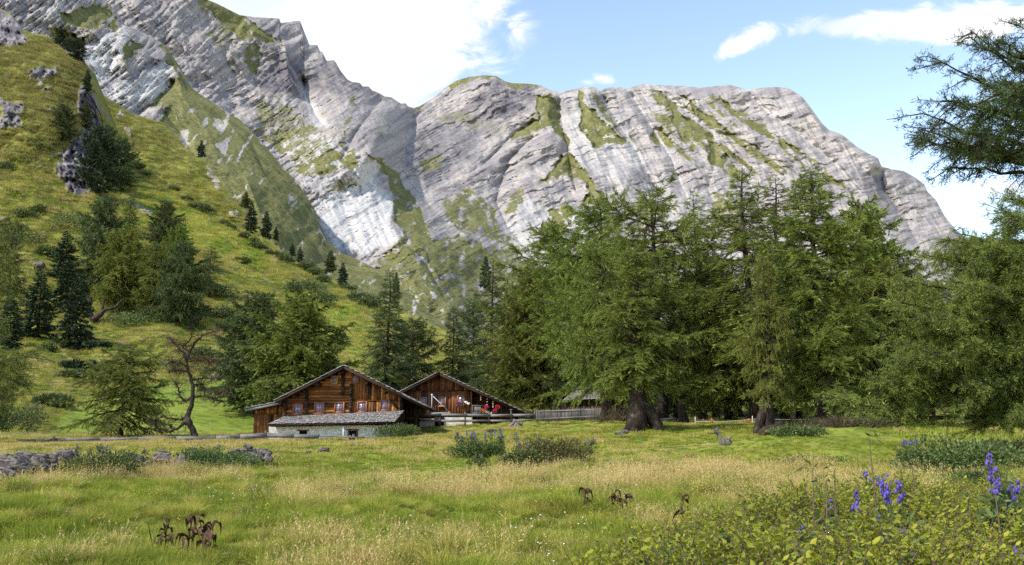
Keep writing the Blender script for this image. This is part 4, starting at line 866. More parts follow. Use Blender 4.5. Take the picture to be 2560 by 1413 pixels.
# ================================================================== fences
def rail_fence():
    o = empty('rail_fence', P3(1200, 1068, 71), 'grey two-rail wooden fence running in front of the small cabin', 'fence')
    pts = [(1046, 70.5), (1100, 70.8), (1163, 71), (1222, 71.5), (1278, 72), (1337, 72.5)]; yy = [(1037, 1051), (1037, 1052), (1038, 1052), (1039, 1052), (1038, 1052), (1037.5, 1050)]
    for k, (px, Y) in enumerate(pts):
        if k: 
            top = (1030 if k == 2 else 1035 if k == 1 else 1028)
            mb = MB(); mb.box((pw(px, Y) - .06, Y + .02, zz((1075, 1068, 1068, 1058, 1056, 1056)[k], Y)), (pw(px, Y) + .06, Y + .14, zz(top if k < 4 else 1024, Y)), jit=.01); 
            if k >= 4: mb.box((pw(px, Y) - .11, Y - .02, zz(1025, Y)), (pw(px, Y) + .11, Y + .18, zz(1023.5, Y)), .9)
            mb.build('post', GREYV, o)
    for r in (0, 1):
        mb = MB()
        for k in range(len(pts) - 1):
            a, b = pts[k], pts[k + 1]; mb.beam(P3(a[0] - 2, yy[k][r] + RJ.uniform(-.5, .5), a[1]), P3(b[0] + 3, yy[k + 1][r] + RJ.uniform(-.5, .5), b[1] - .03 * (k % 2)), .06, .2 if r == 0 else .16)
        mb.build('rail', GREYW, o)
rail_fence()
o = empty('picket_fence', P3(1420, 1052, 67), 'weathered grey picket fence between the cabin and the big larch', 'fence')
for r_, (pt0, pt1) in enumerate(((1025, 1022), (1044, 1038))):
    mb = MB(); mb.beam(P3(1340, pt0 + 4, 70.1), P3(1504, pt1 + 2, 63.1), .05, .09); mb.build('rail', GREYW, o)
for k in range(46):
    f = k / 45; px = 1342 + f * 161; Y = 70 - f * 7; Y2 = Y; zt, zb_ = zz(1025.5 - 6.5 * f + RJ.uniform(-1.2, 1.2), Y), zz(1055 - 6 * f, Y) - .1; x = pw(px, Y)
    w_ = .05 if k not in (0, 21) else .07; mb = MB(); a = RJ.uniform(-.02, .02)
    mb.hexa([(x - w_, Y - .03, zb_), (x + w_, Y - .03, zb_), (x + w_, Y, zb_), (x - w_, Y, zb_), (x - w_ + a, Y - .03, zt - .05), (x + w_ + a, Y - .03, zt - .05), (x + w_ + a, Y, zt - .05), (x - w_ + a, Y, zt - .05)])
    mb.add([(x - w_ + a, Y - .015, zt - .05), (x + w_ + a, Y - .015, zt - .05), (x + a, Y - .015, zt + .03)], T=[(0, 1, 2)]); mb.build('picket', GREYV, o)
# long board fence on the left
o = empty('board_fence', P3(450, 1105, 60), 'long low grey board fence crossing the meadow left of the farmhouse', 'fence')
seg = [(40, 1099, 1101.5, 60.5), (90, 1098, 1103, 60.5), (140, 1095, 1102, 60.5), (250, 1095, 1102, 60.3), (345, 1093, 1100, 60), (440, 1091, 1100, 60), (540, 1090, 1100, 60), (600, 1087, 1098, 60), (667, 1081, 1095, 60), (735, 1085, 1095, 60), (797, 1087, 1098, 60)]
for k in range(len(seg) - 1):
    a, b = seg[k], seg[k + 1]; mb = MB(); t0, b0, t1, b1 = P3(a[0] + .5, a[1], a[3]), P3(a[0] + .5, a[2], a[3]), P3(b[0] - .5, b[1] + (.6 if k % 2 else 0), b[3]), P3(b[0] - .1, b[2], b[3]); th_ = np.array((0, .05, 0))
    mb.hexa([b0, b1, b1 + th_, b0 + th_, t0, t1, t1 + th_, t0 + th_]); mb.build('board', GREYW, o)
for px, t_, Y in ((140, 1091, 60.4), (255, 1093, 60.4), (345, 1092, 60.1), (430, 1090, 60.1), (510, 1090, 60.1), (553, 1089, 60.1), (599, 1084, 60.1), (667, 1077, 60.1), (732, 1083, 60.1), (797, 1085, 60.1)):
    mb = MB(); g_ = on_ground(px, Y)[2]; mb.box((pw(px, Y) - .06, Y + .0, g_ - .2), (pw(px, Y) + .06, Y + .1, zz(t_, Y)), jit=.012); mb.build('post', GREYV, o)
o = empty('pole_fence', P3(860, 1105, 60.2), 'single thin rail with two stout posts in front of the limewashed wall', 'fence')
mb = MB(); mb.tube([P3(797, 1090, 60.2), P3(840, 1091, 60.2), P3(880, 1093.5, 60.2), P3(912, 1093.5, 60.2)], .045, 6); mb.build('rail', GREYW, o)
for px in (877.5, 886): mb = MB(); x = pw(px, 60.3); mb.box((x - .09, 60.25, zz(1108, 60.3)), (x + .08, 60.4, zz(1086 if px > 880 else 1088.5, 60.3)), jit=.02); mb.build('post', GREYV, o)
# crossed stile
o = empty('wooden_stile', on_ground(1290, 62), 'crossed grey timber trestle on the grass in front of the picket fence', 'trestle')
mb = MB(); mb.beam(P3(1272, 1069, 62), P3(1290, 1051, 62), .1, .16); mb.beam(P3(1282, 1072, 61.6), P3(1292, 1058, 61.6), .08, .14); mb.build('brace', GREYW, o)
mb = MB(); mb.beam(P3(1284, 1070, 62.3), P3(1284.5, 1047, 62.3), .12, .16); mb.build('post', GREYV, o); mb = MB(); mb.beam(P3(1305, 1073, 62.3), P3(1305, 1055, 62.3), .1, .14); mb.build('post', GREYV, o)
mb = MB(); mb.beam(P3(1286, 1050, 62), P3(1304, 1064, 62), .08, .14); mb.beam(P3(1290, 1060, 61.8), P3(1306, 1072, 61.8), .08, .1); mb.build('rail', GREYW, o)
# electric fence
o = empty('tape_fence', P3(1810, 1062, 56), 'white electric tape fence with thin posts crossing the pasture under the larches', 'fence')
for px, y0, y1 in ((1738, 1042, 1066), (1881, 1040, 1066)): mb = MB(); mb.tube([P3(px, y1, 56), P3(px, y0, 56)], .02, 5); mb.build('post', WHITEP, o)
mb = MB(); mb.tube([P3(1738, 1054, 56), P3(1800, 1055, 56), P3(1860, 1050, 56), P3(1881, 1048, 56), P3(1930, 1049, 56), P3(2030, 1049, 57), P3(2120, 1049, 58)], .009, 4); mb.build('tape', WHITEP, o)
for px, c_ in ((1778, 1), (1871, 0)): mb = MB(); x, z = pw(px, 56), zz(1051, 56); mb.box((x - .045, 55.95, z - .08), (x + .045, 55.97, z + .1), jit=.02); mb.build('warning_flag', ORNG, o)
o = empty('low_rail', P3(1660, 1058, 64), 'low pale horizontal rail lying behind the pasture stump', 'rail')
mb = MB(); mb.beam(P3(1624, 1050, 64), P3(1694, 1047, 64), .1, .16); mb.build('rail', GREYW, o)
for px in (1630, 1690): mb = MB(); x = pw(px, 64.1); mb.box((x - .05, 64.06, zz(1060, 64)), (x + .05, 64.15, zz(1048, 64))); mb.build('post', GREYV, o)
# ================================================================== trees
def unit(a): return a / (np.linalg.norm(a, axis=-1, keepdims=True) + 1e-9)
def limb_set(rng, trunk, h, n, base, prof, Rmax, el_lo, el_hi, tipup=.25, droop=.25, azs=None, irr=.35):
    """main limbs leaving the trunk; returns (n,K,3) and lengths"""
    K = 7; out = []
    for i in range(n):
        f = base + (1 - base) * ((i + rng.rand() * .8) / n) ** 0.9 * .985
        L = Rmax * prof(f) * (1 + irr * (rng.rand() * 2 - 1) - .15 * (rng.rand() < .12))
        if L < .12: L = .12
        az = (i * 2.39996 + rng.rand() * .9) if azs is None else azs(rng, f)
        el = el_lo + (el_hi - el_lo) * ((f - base) / (1 - base)) + rng.randn() * .12
        p = trunk(f); d = np.array((math.cos(az) * math.cos(el), math.sin(az) * math.cos(el), math.sin(el)))
        pts = [p]; sl = L / (K - 1)
        for k in range(1, K):
            q = k / (K - 1); d = d + np.array((0, 0, (-droop * (1 - q) + tipup * q) * .5)) + rng.randn(3) * .09; d /= np.linalg.norm(d)
            p = p + d * sl; pts.append(p)
        out.append(pts)
    return np.array(out)
def foliate(rng, P, dens=9.0, sub=(.34, .12), tl=.2, tw=.055, sp=.13, droop=.25, start=.16, flat=.5, per=2, wisp=.5, tipf=1.0):
    """side twigs and needle tufts along limbs P (n,K,3). returns quads (m,4,3), var, twig segments"""
    n, K, _ = P.shape; seg = np.linalg.norm(np.diff(P, axis=1), axis=2); Ls = seg.sum(1)
    cnt = np.maximum(3, (Ls * dens).astype(int)); bi = np.repeat(np.arange(n), cnt)
    s = start + (1.0 - start) * rng.rand(len(bi)) ** .85; k = np.minimum((s * (K - 1)).astype(int), K - 2); fr = s * (K - 1) - k
    p = P[bi, k] * (1 - fr[:, None]) + P[bi, k + 1] * fr[:, None]; tg = unit(P[bi, k + 1] - P[bi, k])
    side = unit(np.cross(tg, np.array((0, 0, 1.0))) + rng.randn(len(bi), 3) * .05) * np.where(rng.rand(len(bi), 1) < .5, -1, 1)
    ang = rng.rand(len(bi), 1) * .8 + .25
    d = unit(tg * (1.1 - ang) + side * ang + np.array((0, 0, 1.0)) * (rng.randn(len(bi), 1) * flat * .6 - droop * .35))
    sl = (sub[0] * Ls[bi] * (1.15 - s) + sub[1]) * (.5 + .9 * rng.rand(len(bi)))
    nt = np.maximum(2, (sl / sp).astype(int)); ti = np.repeat(np.arange(len(bi)), nt * per)
    tau = rng.rand(len(ti)); x = sl[ti] * tau
    c = p[ti] + d[ti] * x[:, None] + np.array((0, 0, -1.0)) * (droop * x ** 2)[:, None] + rng.randn(len(ti), 3) * .022
    a = unit(d[ti] + rng.randn(len(ti), 3) * wisp + np.array((0, 0, -1.0)) * (droop * x)[:, None])
    L = tl * (.6 + .8 * rng.rand(len(ti), 1)); W = tw * (.6 + .8 * rng.rand(len(ti), 1)); sv = unit(np.cross(a, rng.randn(len(ti), 3)))
    quads = np.stack([c, c + a * L * .4 + sv * W / 2, c + a * L, c + a * L * .4 - sv * W / 2], 1)
    v = np.clip(rng.rand(len(bi))[ti] * .38 + rng.rand(n)[bi][ti] * .25 + tau * .3 + rng.randn(len(ti)) * .1, 0, 1)
    e = p + d * sl[:, None] * .9 + np.array((0, 0, -1.0)) * (droop * (sl * .9) ** 2)[:, None]
    return quads, np.repeat(v, 4), np.stack([p, e], 1)
def mesh_quads(name, Qd, v, mat): return mesh_np(name, Qd.reshape(-1, 3), [np.arange(len(Qd) * 4).reshape(-1, 4)], mat, {'var': v})
def make_trunk(rng, h, r, bend=.03, lean=(0, 0)):
    zs = np.linspace(0, 1, 12); ox = np.cumsum(rng.randn(12)) * bend * h * .12; oy = np.cumsum(rng.randn(12)) * bend * h * .12
    ox = ox - ox[0] + lean[0] * h * zs; oy = oy - oy[0] + lean[1] * h * zs
    pts = np.stack([ox, oy, zs * h], -1); rad = r * (1 - zs) ** .8 + .012; rad[0] *= 1.35
    def f(q): return np.array([np.interp(q, zs, pts[:, i]) for i in range(3)])
    return pts, rad, f
def conifer(name, seed, h, Rm, n, prof, base=.1, r=.22, el=(-.25, .6), leaf=LARCH, bend=.03, lean=(0, 0), fk={}, lk={}, dead=0, twigs=.25, barkm=None, extra=None):
    rng = np.random.RandomState(seed); pts, rad, f = make_trunk(rng, h, r, bend, lean)
    P = limb_set(rng, f, h, n, base, prof, Rm, el[0], el[1], **lk)
    mb = MB(); pts[0] -= np.array((0, 0, .4)); mb.tube(pts, rad, 9)
    Ls = np.linalg.norm(np.diff(P, axis=1), axis=2).sum(1)
    for q, L in zip(P, Ls): mb.tube(q, np.linspace(.018 + .016 * L, .006, len(q)), 4, cap=False)
    if dead:
        Dd = limb_set(rng, f, h, dead, .06, lambda f_: .55, Rm, -.3, .1, droop=.3, tipup=.1, irr=.5)
        for q in Dd:
            mb.tube(q, np.linspace(.03, .006, len(q)), 4, cap=False)
            for _ in range(5):
                k = rng.randint(2, 7); d = unit(rng.randn(3) + np.array((0, 0, -.3))); mb.tube([q[k], q[k] + d * .35, q[k] + d * .6 + np.array((0, 0, -.12))], [.012, .008, .004], 3, cap=False)
    if extra: extra(mb, rng, f)
    Qd, v, tw = foliate(rng, P, **fk)
    pick = tw[rng.rand(len(tw)) < twigs]
    for a, b in pick: mb.tube([a, (a + b) / 2, b], [.009, .007, .004], 3, cap=False)
    lo = bpy.data.objects.new(name, None)
    lo['_parts'] = 1
    tr = mb.build('trunk', barkm or BARK); COL.objects.unlink(tr)
    cr = bpy.data.objects.new('crown', mesh_quads(name + '_crown', Qd, v, leaf))
    return dict(name=name, trunk=tr, crown=cr, h=h)
def plant(proto, px, py, Y=None, H=None, hill=None, rot=0, label='', cat='tree', group=None, sx=1.0, leaf=None, tilt=(0, 0), name=None):
    """stand a tree with its foot seen at photo (px,py); H total height in metres"""
    if hill: p = SHEETS[hill](px, py)
    elif py is None: p = on_ground(px, Y)
    else: p = P3(px, py, Y)
    if H is None: H = proto['h']
    s = H / proto['h']; o = empty(name or proto['name'], p, label, cat, group); o.rotation_euler = (tilt[0], tilt[1], rot); o.scale = (s * sx, s * sx, s)
    for k in ('trunk', 'crown'):
        c = proto[k].copy(); c.name = k; COL.objects.link(c); c.parent = o
        if k == 'crown' and leaf:
            c.material_slots[0].link = 'OBJECT'; c.material_slots[0].material = leaf
    return o
def HT(p, ptop, Y): return 0
cone = lambda q: max(0.04, (1 - q) ** .7)
larchp = lambda q: max(.06, min(1, (1 - q) * 1.5) ** .6 * (.8 + .2 * math.sin(q * 9)))
broad = lambda q: max(.08, (1 - q ** 3.2) * (.62 + .38 * math.sin(min(1, q * 1.5) * 3.1)))
flat = lambda q: max(.3, .55 + .45 * math.sin(min(1, q * 1.15) * 3.3)) * (1 - max(0, q - .9) * 6)
oval = lambda q: max(.05, math.sin(math.pi * min(1, .12 + q * .86)) ** .7)
fkL = dict(dens=10, sub=(.3, .26), tl=.27, tw=.036, sp=.09, droop=.24, per=4, wisp=.3)
fkS = dict(dens=9, sub=(.3, .24), tl=.4, tw=.16, sp=.12, droop=.3, flat=.25, per=2, wisp=.35)
L_A = conifer('larch_tree', 1, 16, 4.0, 115, larchp, .16, .26, fk=fkL, dead=10)
L_B = conifer('larch_tree', 2, 16, 3.4, 120, cone, .12, .24, fk=fkL, el=(-.3, .4), dead=6, lk=dict(tipup=.35, droop=.35))
L_C = conifer('larch_tree', 3, 14, 5.6, 95, broad, .2, .42, fk=dict(fkL, dens=8.5), el=(-.15, .5), bend=.1, dead=14, lk=dict(irr=.6))
L_D = conifer('larch_tree', 4, 12, 3.6, 90, oval, .1, .2, fk=fkL, bend=.08, el=(-.2, .7))
L_E = conifer('larch_tree', 5, 18, 3.4, 105, larchp, .2, .26, fk=dict(fkL, dens=6.5), el=(-.35, .5), dead=14, lk=dict(irr=.5))
L_F = conifer('larch_tree', 12, 15, 5.2, 84, flat, .24, .4, fk=fkL, el=(-.1, .35), bend=.09, dead=20, lk=dict(irr=.65, tipup=.5, droop=.3))
L_G = conifer('larch_tree', 13, 12, 4.2, 120, lambda q: max(.12, math.sin(math.pi * min(1, .2 + q * .8)) ** .6), .07, .25, fk=dict(fkL, tl=.24, tw=.06), el=(-.2, .7), bend=.05, lk=dict(irr=.4))
S_A = conifer('spruce_tree', 6, 12, 2.7, 120, cone, .02, .2, fk=fkS, leaf=SPRUCE, el=(-.35, .5), lk=dict(irr=.2))
S_B = conifer('spruce_tree', 7, 12, 3.0, 110, lambda q: max(.03, (1 - q) ** .7), .03, .2, fk=fkS, leaf=SPRUCE, el=(-.2, .5), lk=dict(irr=.4))
R_A = conifer('round_tree', 8, 9, 4.2, 90, oval, .08, .25, fk=dict(fkS, tl=.3, tw=.12), leaf=PINE, el=(-.1, .9), bend=.06)

# ---- left hillside
def T(proto, px, py, top, hill='hill', Y=None, **k):
    p = SHEETS[hill](px, py) if hill else P3(px, py, Y)
    H = float(p[1]) * float(ray(px, top)[2] - ray(px, py)[2]); k.setdefault('rot', RJ.uniform(0, 6.28))
    return plant(proto, px, py, Y=Y, H=H, hill=hill, **k)
T(S_A, 188, 872, 682, label='darkest spruce of the slope, slim and pointed, between two others', leaf=None, sx=1.15)
T(S_B, 92, 846, 672, label='dark green spruce left of the slimmest spruce on the slope', sx=1.15)
T(S_A, 22, 872, 738, label='dark spruce cut off by the left edge of the photo', sx=1.3)
T(S_B, 160, 700, 578, label='dark spruce with reddish brown cones at its top, highest of the spruces', sx=1.3)
T(S_A, 165, 770, 648, label='small green and brown spruce between the cone-topped and the slimmest spruce', sx=1.4)
T(L_G, 245, 735, 496, label='tall dark green larch behind the cone-topped spruce', leaf=PINE, sx=.75, group='larches on the left slope')
T(L_B, 318, 620, 480, label='highest standing larch of the left grove, thin crown', leaf=LARCH3, sx=1.2, group='larches on the left slope')
T(L_G, 300, 775, 572, label='pale green broad larch in the middle of the left grove', sx=.95, leaf=LARCH2, group='larches on the left slope')
T(L_G, 410, 650, 510, label='larch with rounded top at the upper right of the left grove', leaf=PINE, sx=.9, group='larches on the left slope')
T(L_G, 438, 700, 565, label='fresh bright green larch right of the grove centre', leaf=LARCH3, sx=.8, group='larches on the left slope')
T(L_D, 385, 790, 610, label='olive green larch in front of the bright green one', sx=1.1, group='larches on the left slope')
T(L_G, 452, 815, 612, label='dense dark larch at the right front of the left grove', leaf=PINE, sx=.9, group='larches on the left slope')
T(L_E, 522, 745, 614, label='open larch standing alone at the right end of the grove, dark bush below', sx=1.6, leaf=PINE, group='larches on the left slope')
T(L_A, 20, 760, 585, label='blue-green larch at the left edge above the spruces', leaf=PINE, sx=1.1)
T(R_A, 155, 352, 268, label='round green tree alone below the rocky outcrop', sx=.85)
T(R_A, 240, 486, 330, label='left and lower of the three dark trees under the cliff', sx=.75, leaf=SPRUCE); T(R_A, 292, 480, 352, label='right hand dark tree of the three under the cliff', sx=.8, leaf=PINE); T(R_A, 262, 420, 322, label='topmost dark tree of the three under the cliff', sx=.8, leaf=PINE)
T(S_B, 150, 112, 66, label='small dark spruce on the skyline edge of the rocky hill', sx=1.3); T(R_A, 195, 152, 104, label='dark bushy tree on the edge of the rocky hill', sx=1.1, leaf=SPRUCE); T(R_A, 172, 128, 100, label='low dark bush between two trees on the rocky hill edge', sx=1.3, leaf=SPRUCE)
T(S_B, 216, 228, 172, label='lone dark tree on top of the brown cliff', sx=1.0); T(S_B, 212, 320, 250, label='faint tree growing on the face of the brown cliff', sx=1.0, leaf=PINE)
T(S_B, 502, 393, 350, hill='middle_hill', label='single small spruce on the grassy ridge below the mountain', sx=1.1)
for px, py, tp, s, lb in ((627, 580, 506, 1.0, 'tallest pointed spruce of the pair on the slope edge'), (665, 594, 526, 1.0, 'second pointed spruce of the pair on the slope edge'), (614, 520, 478, 1.4, 'round-topped small tree just above the spruce pair'), (690, 600, 566, 1.0, 'smallest spruce right of the spruce pair'), (750, 655, 616, 1.0, 'slim small spruce on the shrubby slope edge'), (825, 680, 626, 1.5, 'broad dark tree on the slope edge above the valley'), (857, 715, 656, 1.1, 'dark narrow tree below the broad one on the slope edge'), (730, 640, 608, 1.1, 'tiny spruce left of the slim small spruce'), (990, 740, 680, .8, 'small thin spruce behind the pointed larch by the farmhouse'), (1215, 720, 640, .9, 'slim bare-looking spruce rising before the green mountain foot')):
    T(S_B, px, py, tp, label=lb, sx=s, leaf=PINE if s > 1.3 else None)
# ---- around the houses
T(L_G, 640, 1030, 742, hill=None, Y=92, label='left crown of the two bushy larches behind the farmhouse shed', sx=1.15, leaf=PINE)
T(L_G, 742, 1050, 742, hill=None, Y=86, label='broad bushy larch rising directly behind the left roof of the farmhouse', sx=1.2)
T(L_B, 962, 1020, 676, hill=None, Y=96, label='pointed larch behind the farmhouse ridge', sx=1.15, leaf=PINE)
T(L_D, 1035, 1010, 800, hill=None, Y=104, label='low bushy larch between the two roofs', sx=1.1, leaf=PINE)
BACK = 'dark larches closing the view behind the cabin and pasture'
def bk(lst):
    for pr, px, tp, Y, sx, lf, lb in lst:
        g = 1046 if Y > 80 else None; p = on_ground(px, Y) if g is None else P3(px, g, Y); H = EYE[2] + Y * float(ray(px, tp)[2]) - p[2]
        o = empty(pr['name'], p, lb, 'tree', BACK); s = H / pr['h']; o.rotation_euler = (0, 0, RJ.uniform(0, 6.28)); o.scale = (s * sx, s * sx, s)
        for k in ('trunk', 'crown'):
            c = pr[k].copy(); c.name = k; COL.objects.link(c); c.parent = o
            if k == 'crown' and lf: c.material_slots[0].link = 'OBJECT'; c.material_slots[0].material = lf
bk([(L_B, 1130, 765, 105, 1.0, PINE, 'slender dark larch behind the left slope of the cabin roof'), (L_E, 1232, 648, 100, 1.0, PINE, 'tall thin larch top standing left of the dense larch grove'), (L_A, 1180, 740, 112, 1.0, PINE, 'bluish larch just left of the thin tall one'),
    (L_A, 1290, 720, 98, 1.0, None, 'bushy larch directly right of the cabin ridge'), (L_D, 1350, 690, 96, 1.2, LARCH2, 'light larch above the right end of the cabin roof'), (L_F, 1400, 560, 97, .95, None, 'spreading old larch with a flat left crown above the picket fence'),
    (L_F, 1510, 505, 76, .95, LARCH3, 'very tall old larch with ragged top left of the grove centre'), (L_F, 1650, 480, 66, .95, None, 'highest broad larch of the grove with feathered flat top'), (L_E, 1753, 478, 72, .85, LARCH3, 'slim pointed larch standing in the gap between the broad crowns'),
    (L_B, 1440, 700, 92, 1.3, PINE, 'dark larch behind the silvery barn roof'), (L_A, 1560, 660, 88, 1.2, PINE, 'dark larch behind the twisted trunk'), (L_B, 1690, 640, 84, 1.2, PINE, 'dark larch behind the pasture stump'), (L_A, 1790, 620, 80, 1.2, PINE, 'dark larch behind the tape fence'),
    (L_B, 1892, 418, 62, 1.45, None, 'tall narrow larch with dense rounded tip right of the grove gap'), (L_E, 1965, 440, 66, 1.35, LARCH, 'larch top leaning beside the dense rounded tip'), (L_G, 2160, 520, 58, .8, LARCH, 'rounded larch at the right shoulder of the grove'),
    (L_A, 2000, 600, 76, 1.2, PINE, 'dark larch deep in the right part of the grove'), (L_D, 2240, 640, 60, 1.3, LARCH2, 'lower larch filling the gap before the right edge tree'), (L_A, 2330, 700, 68, 1.3, PINE, 'dark larch under the mountain end'), (L_B, 2440, 600, 56, 1.2, LARCH, 'larch behind the overhanging right edge branches'), (L_A, 2545, 560, 50, 1.2, LARCH, 'larch at the very right edge, behind the nearest one'),
    (L_D, 1250, 850, 118, 1.5, None, 'low distant larch behind the cabin roof ridge'), (L_D, 1480, 800, 110, 1.6, None, 'low distant larch behind the barn'), (L_D, 1620, 800, 105, 1.6, None, 'low distant larch seen between the trunks'), (L_D, 1850, 760, 100, 1.6, None, 'low distant larch behind the tape fence posts'), (L_D, 2090, 760, 95, 1.6, None, 'low distant larch behind the brushwood heap'), (L_D, 2280, 780, 95, 1.6, None, 'low distant larch near the right edge of the pasture'), (L_D, 2420, 780, 90, 1.6, None, 'low distant larch behind the willow thicket'), (L_D, 1370, 820, 110, 1.5, None, 'low distant larch behind the picket fence')])
# foreground trees of the grove
def gnarl(p0, r0):
    def ex(mb, rng, f):
        mb.tube([np.array((1.7, 0, -.4)), np.array((1.55, 0, .7)), np.array((.9, 0, 1.9)), f(.16) + np.array((.1, 0, 0)), f(.26)], [.62, .52, .52, .52, .45], 22, cap=False); V = mb.V[-1]; V[:, :2] += (fbm(np.arctan2(V[:, 1], V[:, 0] - .9) * 3.1, V[:, 2] * .35, 3) * .16)[:, None]
        for k in range(7):
            a = rng.rand() * 6.28; d = np.array((math.cos(a), math.sin(a), 0)); mb.tube([f(.06) + d * .05, d * r0 * 1.1 + np.array((0, 0, .35)), d * r0 * 2.0 + np.array((0, 0, -.1))], [r0 * .5, r0 * .4, .05], 6, cap=False)
    return ex
OLD = conifer('larch_tree', 21, 17, 5.4, 125, lambda q: max(.1, (1 - q) ** .55 * (.8 + .2 * math.sin(q * 14))), .27, .7, fk=dict(fkL, dens=12), el=(-.35, .5), bend=.09, dead=26, extra=gnarl(None, .55), lk=dict(irr=.5, droop=.35))
FEA = conifer('larch_tree', 22, 17, 5.6, 140, lambda q: max(.03, (1 - q) ** .62 * (.9 + .1 * math.sin(q * 20))), .17, .3, fk=dict(fkL, dens=11), el=(-.25, .45), bend=.02, dead=16, lk=dict(irr=.35, droop=.3, tipup=.35))
T(OLD, 1592, 1078, 630, hill=None, Y=50, label='old larch with thick twisted reddish trunk beside the end of the picket fence', sx=1.3, rot=.3)
T(FEA, 2062, 1072, 418, hill=None, Y=49, label='feathery tall pointed larch growing from the brushwood heap', sx=1.12, rot=1.0)
T(OLD, 1925, 1088, 640, hill=None, Y=46, label='larch with short fat dark trunk and broken limbs right of the tape fence post', sx=.75, rot=3.2, leaf=LARCH2)
T(L_F, 1508, 1058, 600, hill=None, Y=58, label='larch with dark straight trunk right at the end of the picket fence', sx=.75, rot=2.0)
T(L_D, 2210, 1060, 660, hill=None, Y=55, label='feathery yellowish larch right of the brushwood heap', sx=1.2, leaf=LARCH2)
T(L_E, 1760, 1050, 600, hill=None, Y=70, label='larch with slim trunk behind the pasture stump', sx=1.2)
T(L_E, 1820, 1050, 640, hill=None, Y=68, label='larch with leaning trunk behind the tape fence', sx=1.2, tilt=(0, -.04), leaf=LARCH2)
# ---- leaning larch and dead larch on the left
LEAN = conifer('larch_tree', 31, 9, 4.2, 80, lambda q: max(.25, math.sin(min(1, .3 + q * .7) * math.pi) ** .5), .16, .2, fk=dict(fkL, dens=9), el=(-.3, .5), bend=.12, dead=8, leaf=LARCH, lk=dict(irr=.5, droop=.4))
T(LEAN, 302, 1086, 872, hill=None, Y=66, label='small gnarled larch left of the dead bare tree, behind the board fence', sx=1.1, rot=4.0)
def dead_tree():
    rng = np.random.RandomState(77); Y = 64.0; o = empty('dead_larch', P3(490, 1088, Y), 'nearly bare dead larch with curling limbs and rusty twigs behind the board fence', 'tree')
    g = lambda *a: [np.array(P3(x, y, Y + d)) for x, y, d in a]
    mb = MB(); limbs = []
    def L(r, *a):
        r = r * .9
        pts = g(*a); P = np.array(pts); k = len(P); tt = np.linspace(0, k - 1, (k - 1) * 4 + 1); S = np.stack([np.interp(tt, np.arange(k), P[:, i]) for i in range(3)], -1)
        for _ in range(2): S[1:-1] = (S[:-2] + 2 * S[1:-1] + S[2:]) / 4
        S[1:-1] += rng.randn(len(S) - 2, 3) * .035
        mb.tube(S, np.linspace(r, r * .35, len(S)), 7, cap=False); limbs.append(S)
    L(.26, (488, 1092, 0), (480, 1070, 0), (468, 1045, 0), (478, 1020, 0), (483, 990, 0), (480, 955, 0), (470, 930, 0), (466, 900, 0)); L(.12, (466, 902, 0), (474, 880, .3), (488, 858, .3), (505, 838, .5), (545, 826, .8))
    L(.1, (466, 900, 0), (458, 880, 0), (440, 862, 0), (425, 850, 0), (422, 836, .5)); L(.1, (470, 900, 0), (470, 878, 0), (455, 868, .3), (478, 848, 0), (480, 822, 0))
    L(.14, (474, 1060, 0), (460, 1055, -.3), (448, 1070, -.6), (425, 1080, -.8), (400, 1076, -.8), (388, 1062, -.8), (390, 1046, -1)); L(.1, (474, 1040, 0), (455, 1050, .4), (432, 1048, .5), (405, 1040, .5), (385, 1052, .5))
    L(.12, (480, 995, 0), (462, 1000, .2), (448, 990, .2), (445, 965, .2), (436, 955, .2)); L(.1, (482, 992, 0), (505, 990, 0), (530, 996, -.3), (560, 990, -.4)); L(.09, (478, 950, 0), (500, 948, 0), (520, 945, 0), (548, 950, 0))
    L(.08, (470, 930, 0), (445, 925, .3), (420, 930, .3)); L(.08, (480, 965, 0), (500, 960, .5), (515, 970, .5)); L(.07, (468, 905, 0), (500, 900, -.2), (530, 902, -.3), (560, 912, -.3)); L(.06, (470, 920, 0), (450, 905, -.4), (430, 905, -.4), (410, 915, -.4))
    for S in limbs[1:]:
        for _ in range(60):
            k = rng.randint(2, len(S)); d = unit(rng.randn(3) * (1, .8, .8)); l = rng.uniform(.2, 1.0); mb.tube([S[k], S[k] + d * l * .5 + rng.randn(3) * .05, S[k] + d * l + rng.randn(3) * .08 + np.array((0, 0, -.05))], [.02, .014, .006], 3, cap=False)
            q = S[k] + d * l * .5; d2 = unit(rng.randn(3)); mb.tube([q, q + d2 * l * .5], [.01, .004], 3, cap=False)
    mb.build('trunk', BARK, o)
    mb = MB()
    for px, py, r in ((545, 985, .4), (525, 945, .4), (470, 925, .35), (500, 900, .4), (540, 830, .3), (430, 858, .3), (530, 905, .35)): leafcloud(mb, P3(px, py, Y), r * 1.3, 420, .2, .018, rng, (1.6, 1, .7))
    mb.build('rusty_twigs', BROWNN, o)
    mb = MB()
    for px, py, r in ((400, 1050, .7), (440, 925, .6), (385, 1065, .6), (470, 880, .7), (490, 935, .7), (450, 960, .5), (520, 985, .6), (430, 900, .5), (510, 915, .6)): leafcloud(mb, P3(px, py, Y), r, 380, .24, .014, rng, (1.4, 1, .7))
    mb.build('crown', HEATH, o)
dead_tree()
